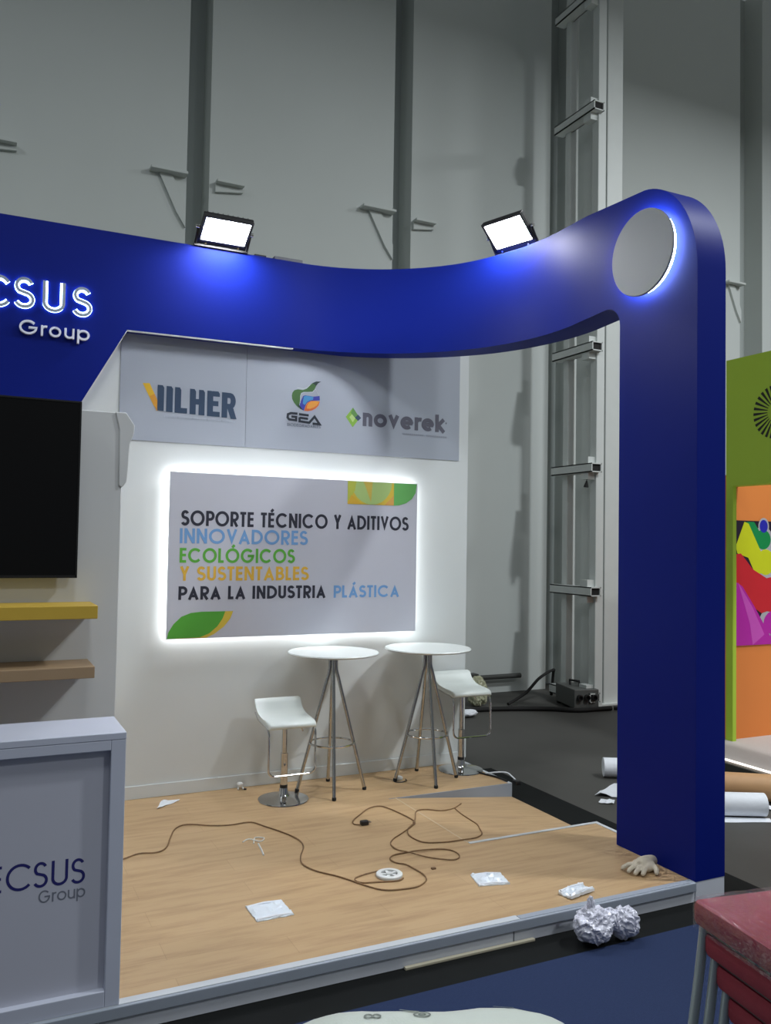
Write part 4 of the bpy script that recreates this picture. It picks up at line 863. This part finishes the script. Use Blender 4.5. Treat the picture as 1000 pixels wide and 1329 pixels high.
# ================================================================== RED CHAIRS AND WRAPPED BUNDLE IN THE FOREGROUND
LEGM = mat('grey_leg_paint', (150, 160, 162), 0.35, 0.2, var=0.05)
def stack_chair():
    t = thing('stacking_chair', (0, 0, 0), 'chair', 'chair', 'red stacking chairs')
    b = MB(); b.rbox(0.0, 0.46, -0.46, 0.0, 0.375, 0.462, 0.035, RED, 6); b.build('seat', t)
    MB().box(0.03, 0.43, -0.43, -0.03, 0.360, 0.376, BLACKP).build('seat_board', t, smooth=0)
    for x, s in ((0.035, -1), (0.425, 1)):
        MB().tube([(x, -0.035, 0.372), (x+s*0.012, -0.022, 0.20), (x+s*0.026, -0.005, 0.012)], 0.0175, LEGM, 12).build('leg', t)
        MB().tube([(x+s*0.026, -0.53, 0.012), (x+s*0.012, -0.49, 0.20), (x+s*0.008, -0.475, 0.42), (x+s*0.006, -0.50, 0.62), (x, -0.545, 0.86)], 0.0175, LEGM, 12).build('leg', t)
    MB().tube([(0.035, -0.05, 0.352), (0.425, -0.05, 0.352)], 0.010, LEGM, 10).build('crossbar', t)
    mm = Matrix.Translation((0, -0.50, 0.62)) @ Matrix.Rotation(math.radians(11), 4, 'X')
    MB().rbox(0.03, 0.43, -0.028, 0.028, 0.0, 0.26, 0.025, RED, 5, mm).build('backrest', t)
    return t
lab = ['red padded stacking chair under clear film, topmost of the stack', 'red padded stacking chair, second from the top of the stack', 'red padded stacking chair, third from the top of the stack',
       'red padded stacking chair, lowest of the four in the stack']
c0 = stack_chair()
ROT = math.radians(-9)
for i in range(4):
    o = c0 if i == 0 else copy_tree(c0)
    o.location = (2.388+0.016*i, 2.338-0.037*i, 0.85-0.462-0.100*i); o.rotation_euler = (0, 0, ROT); o['label'] = lab[i]
# clear film draped over the top seat and sides
n = 30; vs = []; fs = []
mm = Matrix.Translation((2.388, 2.338, 0.388)) @ Matrix.Rotation(ROT, 4, 'Z')
def film_pt(u, v):
    x, y = -0.003+u*0.466, 0.003-v*0.466; z = 0.464
    r_ = 0.037; cx_ = min(max(x, r_-0.003), 0.463-r_); cy_ = min(max(y, r_-0.463), 0.003-r_); dd = Vector((x-cx_, y-cy_))
    if dd.length > r_: dd = dd*(r_/dd.length); x, y = cx_+dd.x, cy_+dd.y
    w = 0.006*noise.noise(Vector((u*9+v*6, v*3, 2)))+0.004*abs(noise.noise(Vector((u*22+v*14, v*5, 7))))
    return mm @ Vector((x, y, z+abs(w)))
for j in range(n+1):
    for i in range(n+1): vs.append(film_pt(i/n, j/n))
fs = [(j*(n+1)+i, j*(n+1)+i+1, (j+1)*(n+1)+i+1, (j+1)*(n+1)+i) for j in range(n) for i in range(n)]
rim = [i for i in range(n+1)]+[j*(n+1)+n for j in range(1, n+1)]+[n*(n+1)+i for i in range(n-1, -1, -1)]+[j*(n+1) for j in range(n-1, 0, -1)]
base = len(vs); L = len(rim)
for q in range(1, 6):
    for a in rim:
        p = vs[a]; d = q/5*0.098; ph = noise.noise(Vector((p.x*14, p.y*14, q*0.6)))*0.004
        c = mm @ Vector((0.23, -0.23, 0.4)); o = (p-c); o.z = 0; o.normalize()
        vs.append(Vector((p.x, p.y, p.z-d))+o*(0.001+abs(ph)))
for q in range(5):
    for k_ in range(L):
        a = rim[k_] if q == 0 else base+(q-1)*L+k_; c = rim[(k_+1) % L] if q == 0 else base+(q-1)*L+(k_+1) % L
        fs.append((a, c, base+q*L+(k_+1) % L, base+q*L+k_))
tag(MB().add(vs, fs, FILM).build('plastic_wrap', smooth=60), 'creased clear plastic film wrapped over the topmost red chair', 'plastic wrap')

# white wrapped bundle at the bottom edge
bd = thing('wrapped_bundle', (1.55, 2.75, 0.010), 'white wrapped bundle with faint printed marks on the blue carpet at bottom edge', 'bundle')
n = 28; vs = []; fs = []
BX = [(1.09, 3.22), (2.27, 2.74), (1.95, 2.15), (0.85, 2.65)]
for j in range(n+1):
    for i in range(n+1):
        u, v = i/n, j/n
        x = (BX[0][0]*(1-u)+BX[1][0]*u)*(1-v)+(BX[3][0]*(1-u)+BX[2][0]*u)*v; y = (BX[0][1]*(1-u)+BX[1][1]*u)*(1-v)+(BX[3][1]*(1-u)+BX[2][1]*u)*v
        U, V = 2*u-1, 2*v-1; h = (max(0, 1-abs(U)**5)*max(0, 1-abs(V)**5))**0.45
        vs.append((x+0.012*noise.noise(Vector((x*5, y*5, 3))), y+0.012*noise.noise(Vector((x*5, y*5, 9))), 0.012+0.36*h*(1+0.02*noise.noise(Vector((x*3, y*3, 1)))+0.025*abs(noise.noise(Vector((x*9, y*9, 4)))))))
k_ = len(vs); vs += [(x, y, 0.011) for x, y, z in vs]
for j in range(n):
    for i in range(n):
        a = j*(n+1)+i; fs.append((a, a+1, a+n+2, a+n+1)); fs.append((k_+a, k_+a+n+1, k_+a+n+2, k_+a+1))
rim = [i for i in range(n+1)]+[j*(n+1)+n for j in range(1, n+1)]+[n*(n+1)+i for i in range(n-1, -1, -1)]+[j*(n+1) for j in range(n-1, 0, -1)]
for a, c in zip(rim, rim[1:]+rim[:1]): fs.append((a, k_+a, k_+c, c))
BWM = mat('white_woven_wrap', (186, 194, 186), 0.5, var=0.04, scale=12, bump=0.15, bscale=90)
MB().add(vs, fs, BWM).build('wrap', bd, smooth=60)


MK = mat('grey_print', (112, 120, 114), 0.6); fr = (Vector((0, 0, 0)), Vector((1, 0, 0)), Vector((0, 1, 0)), Vector((0, 0, 1)))
for kind, U_i, V_i in (('eye', 13, 7), ('dash', 12, 5), ('loop', 9, 8), ('dash', 20, 5)):
    a = V_i*(n+1)+U_i; c0_ = Vector(vs[a]); du = (Vector(vs[a+1])-Vector(vs[a-1])).normalized(); dv = (Vector(vs[a-n-1])-Vector(vs[a+n+1])).normalized()
    nn = du.cross(dv).normalized(); dv = nn.cross(du); b = MB(); f2 = (c0_+nn*0.003, du, dv, nn)
    if kind == 'eye':
        b.stroke(arc(0, 0, 0.030, 0.022, 0, 360, 20)[:-1], 0.006, f2, 0.001, MK, True); b.stroke(arc(0, 0, 0.012, 0.010, 0, 360, 12)[:-1], 0.006, f2, 0.001, MK, True)
    elif kind == 'dash': b.stroke([(-0.035, 0.02), (0, -0.005), (0.035, -0.015)], 0.012, f2, 0.001, MK)
    else: b.stroke(arc(-0.014, 0, 0.014, 0.014, 0, 360, 12)[:-1], 0.006, f2, 0.001, MK, True); b.stroke(arc(0.016, 0, 0.014, 0.014, 0, 360, 12)[:-1], 0.006, f2, 0.001, MK, True)
    b.build('printed_mark', bd, smooth=0)
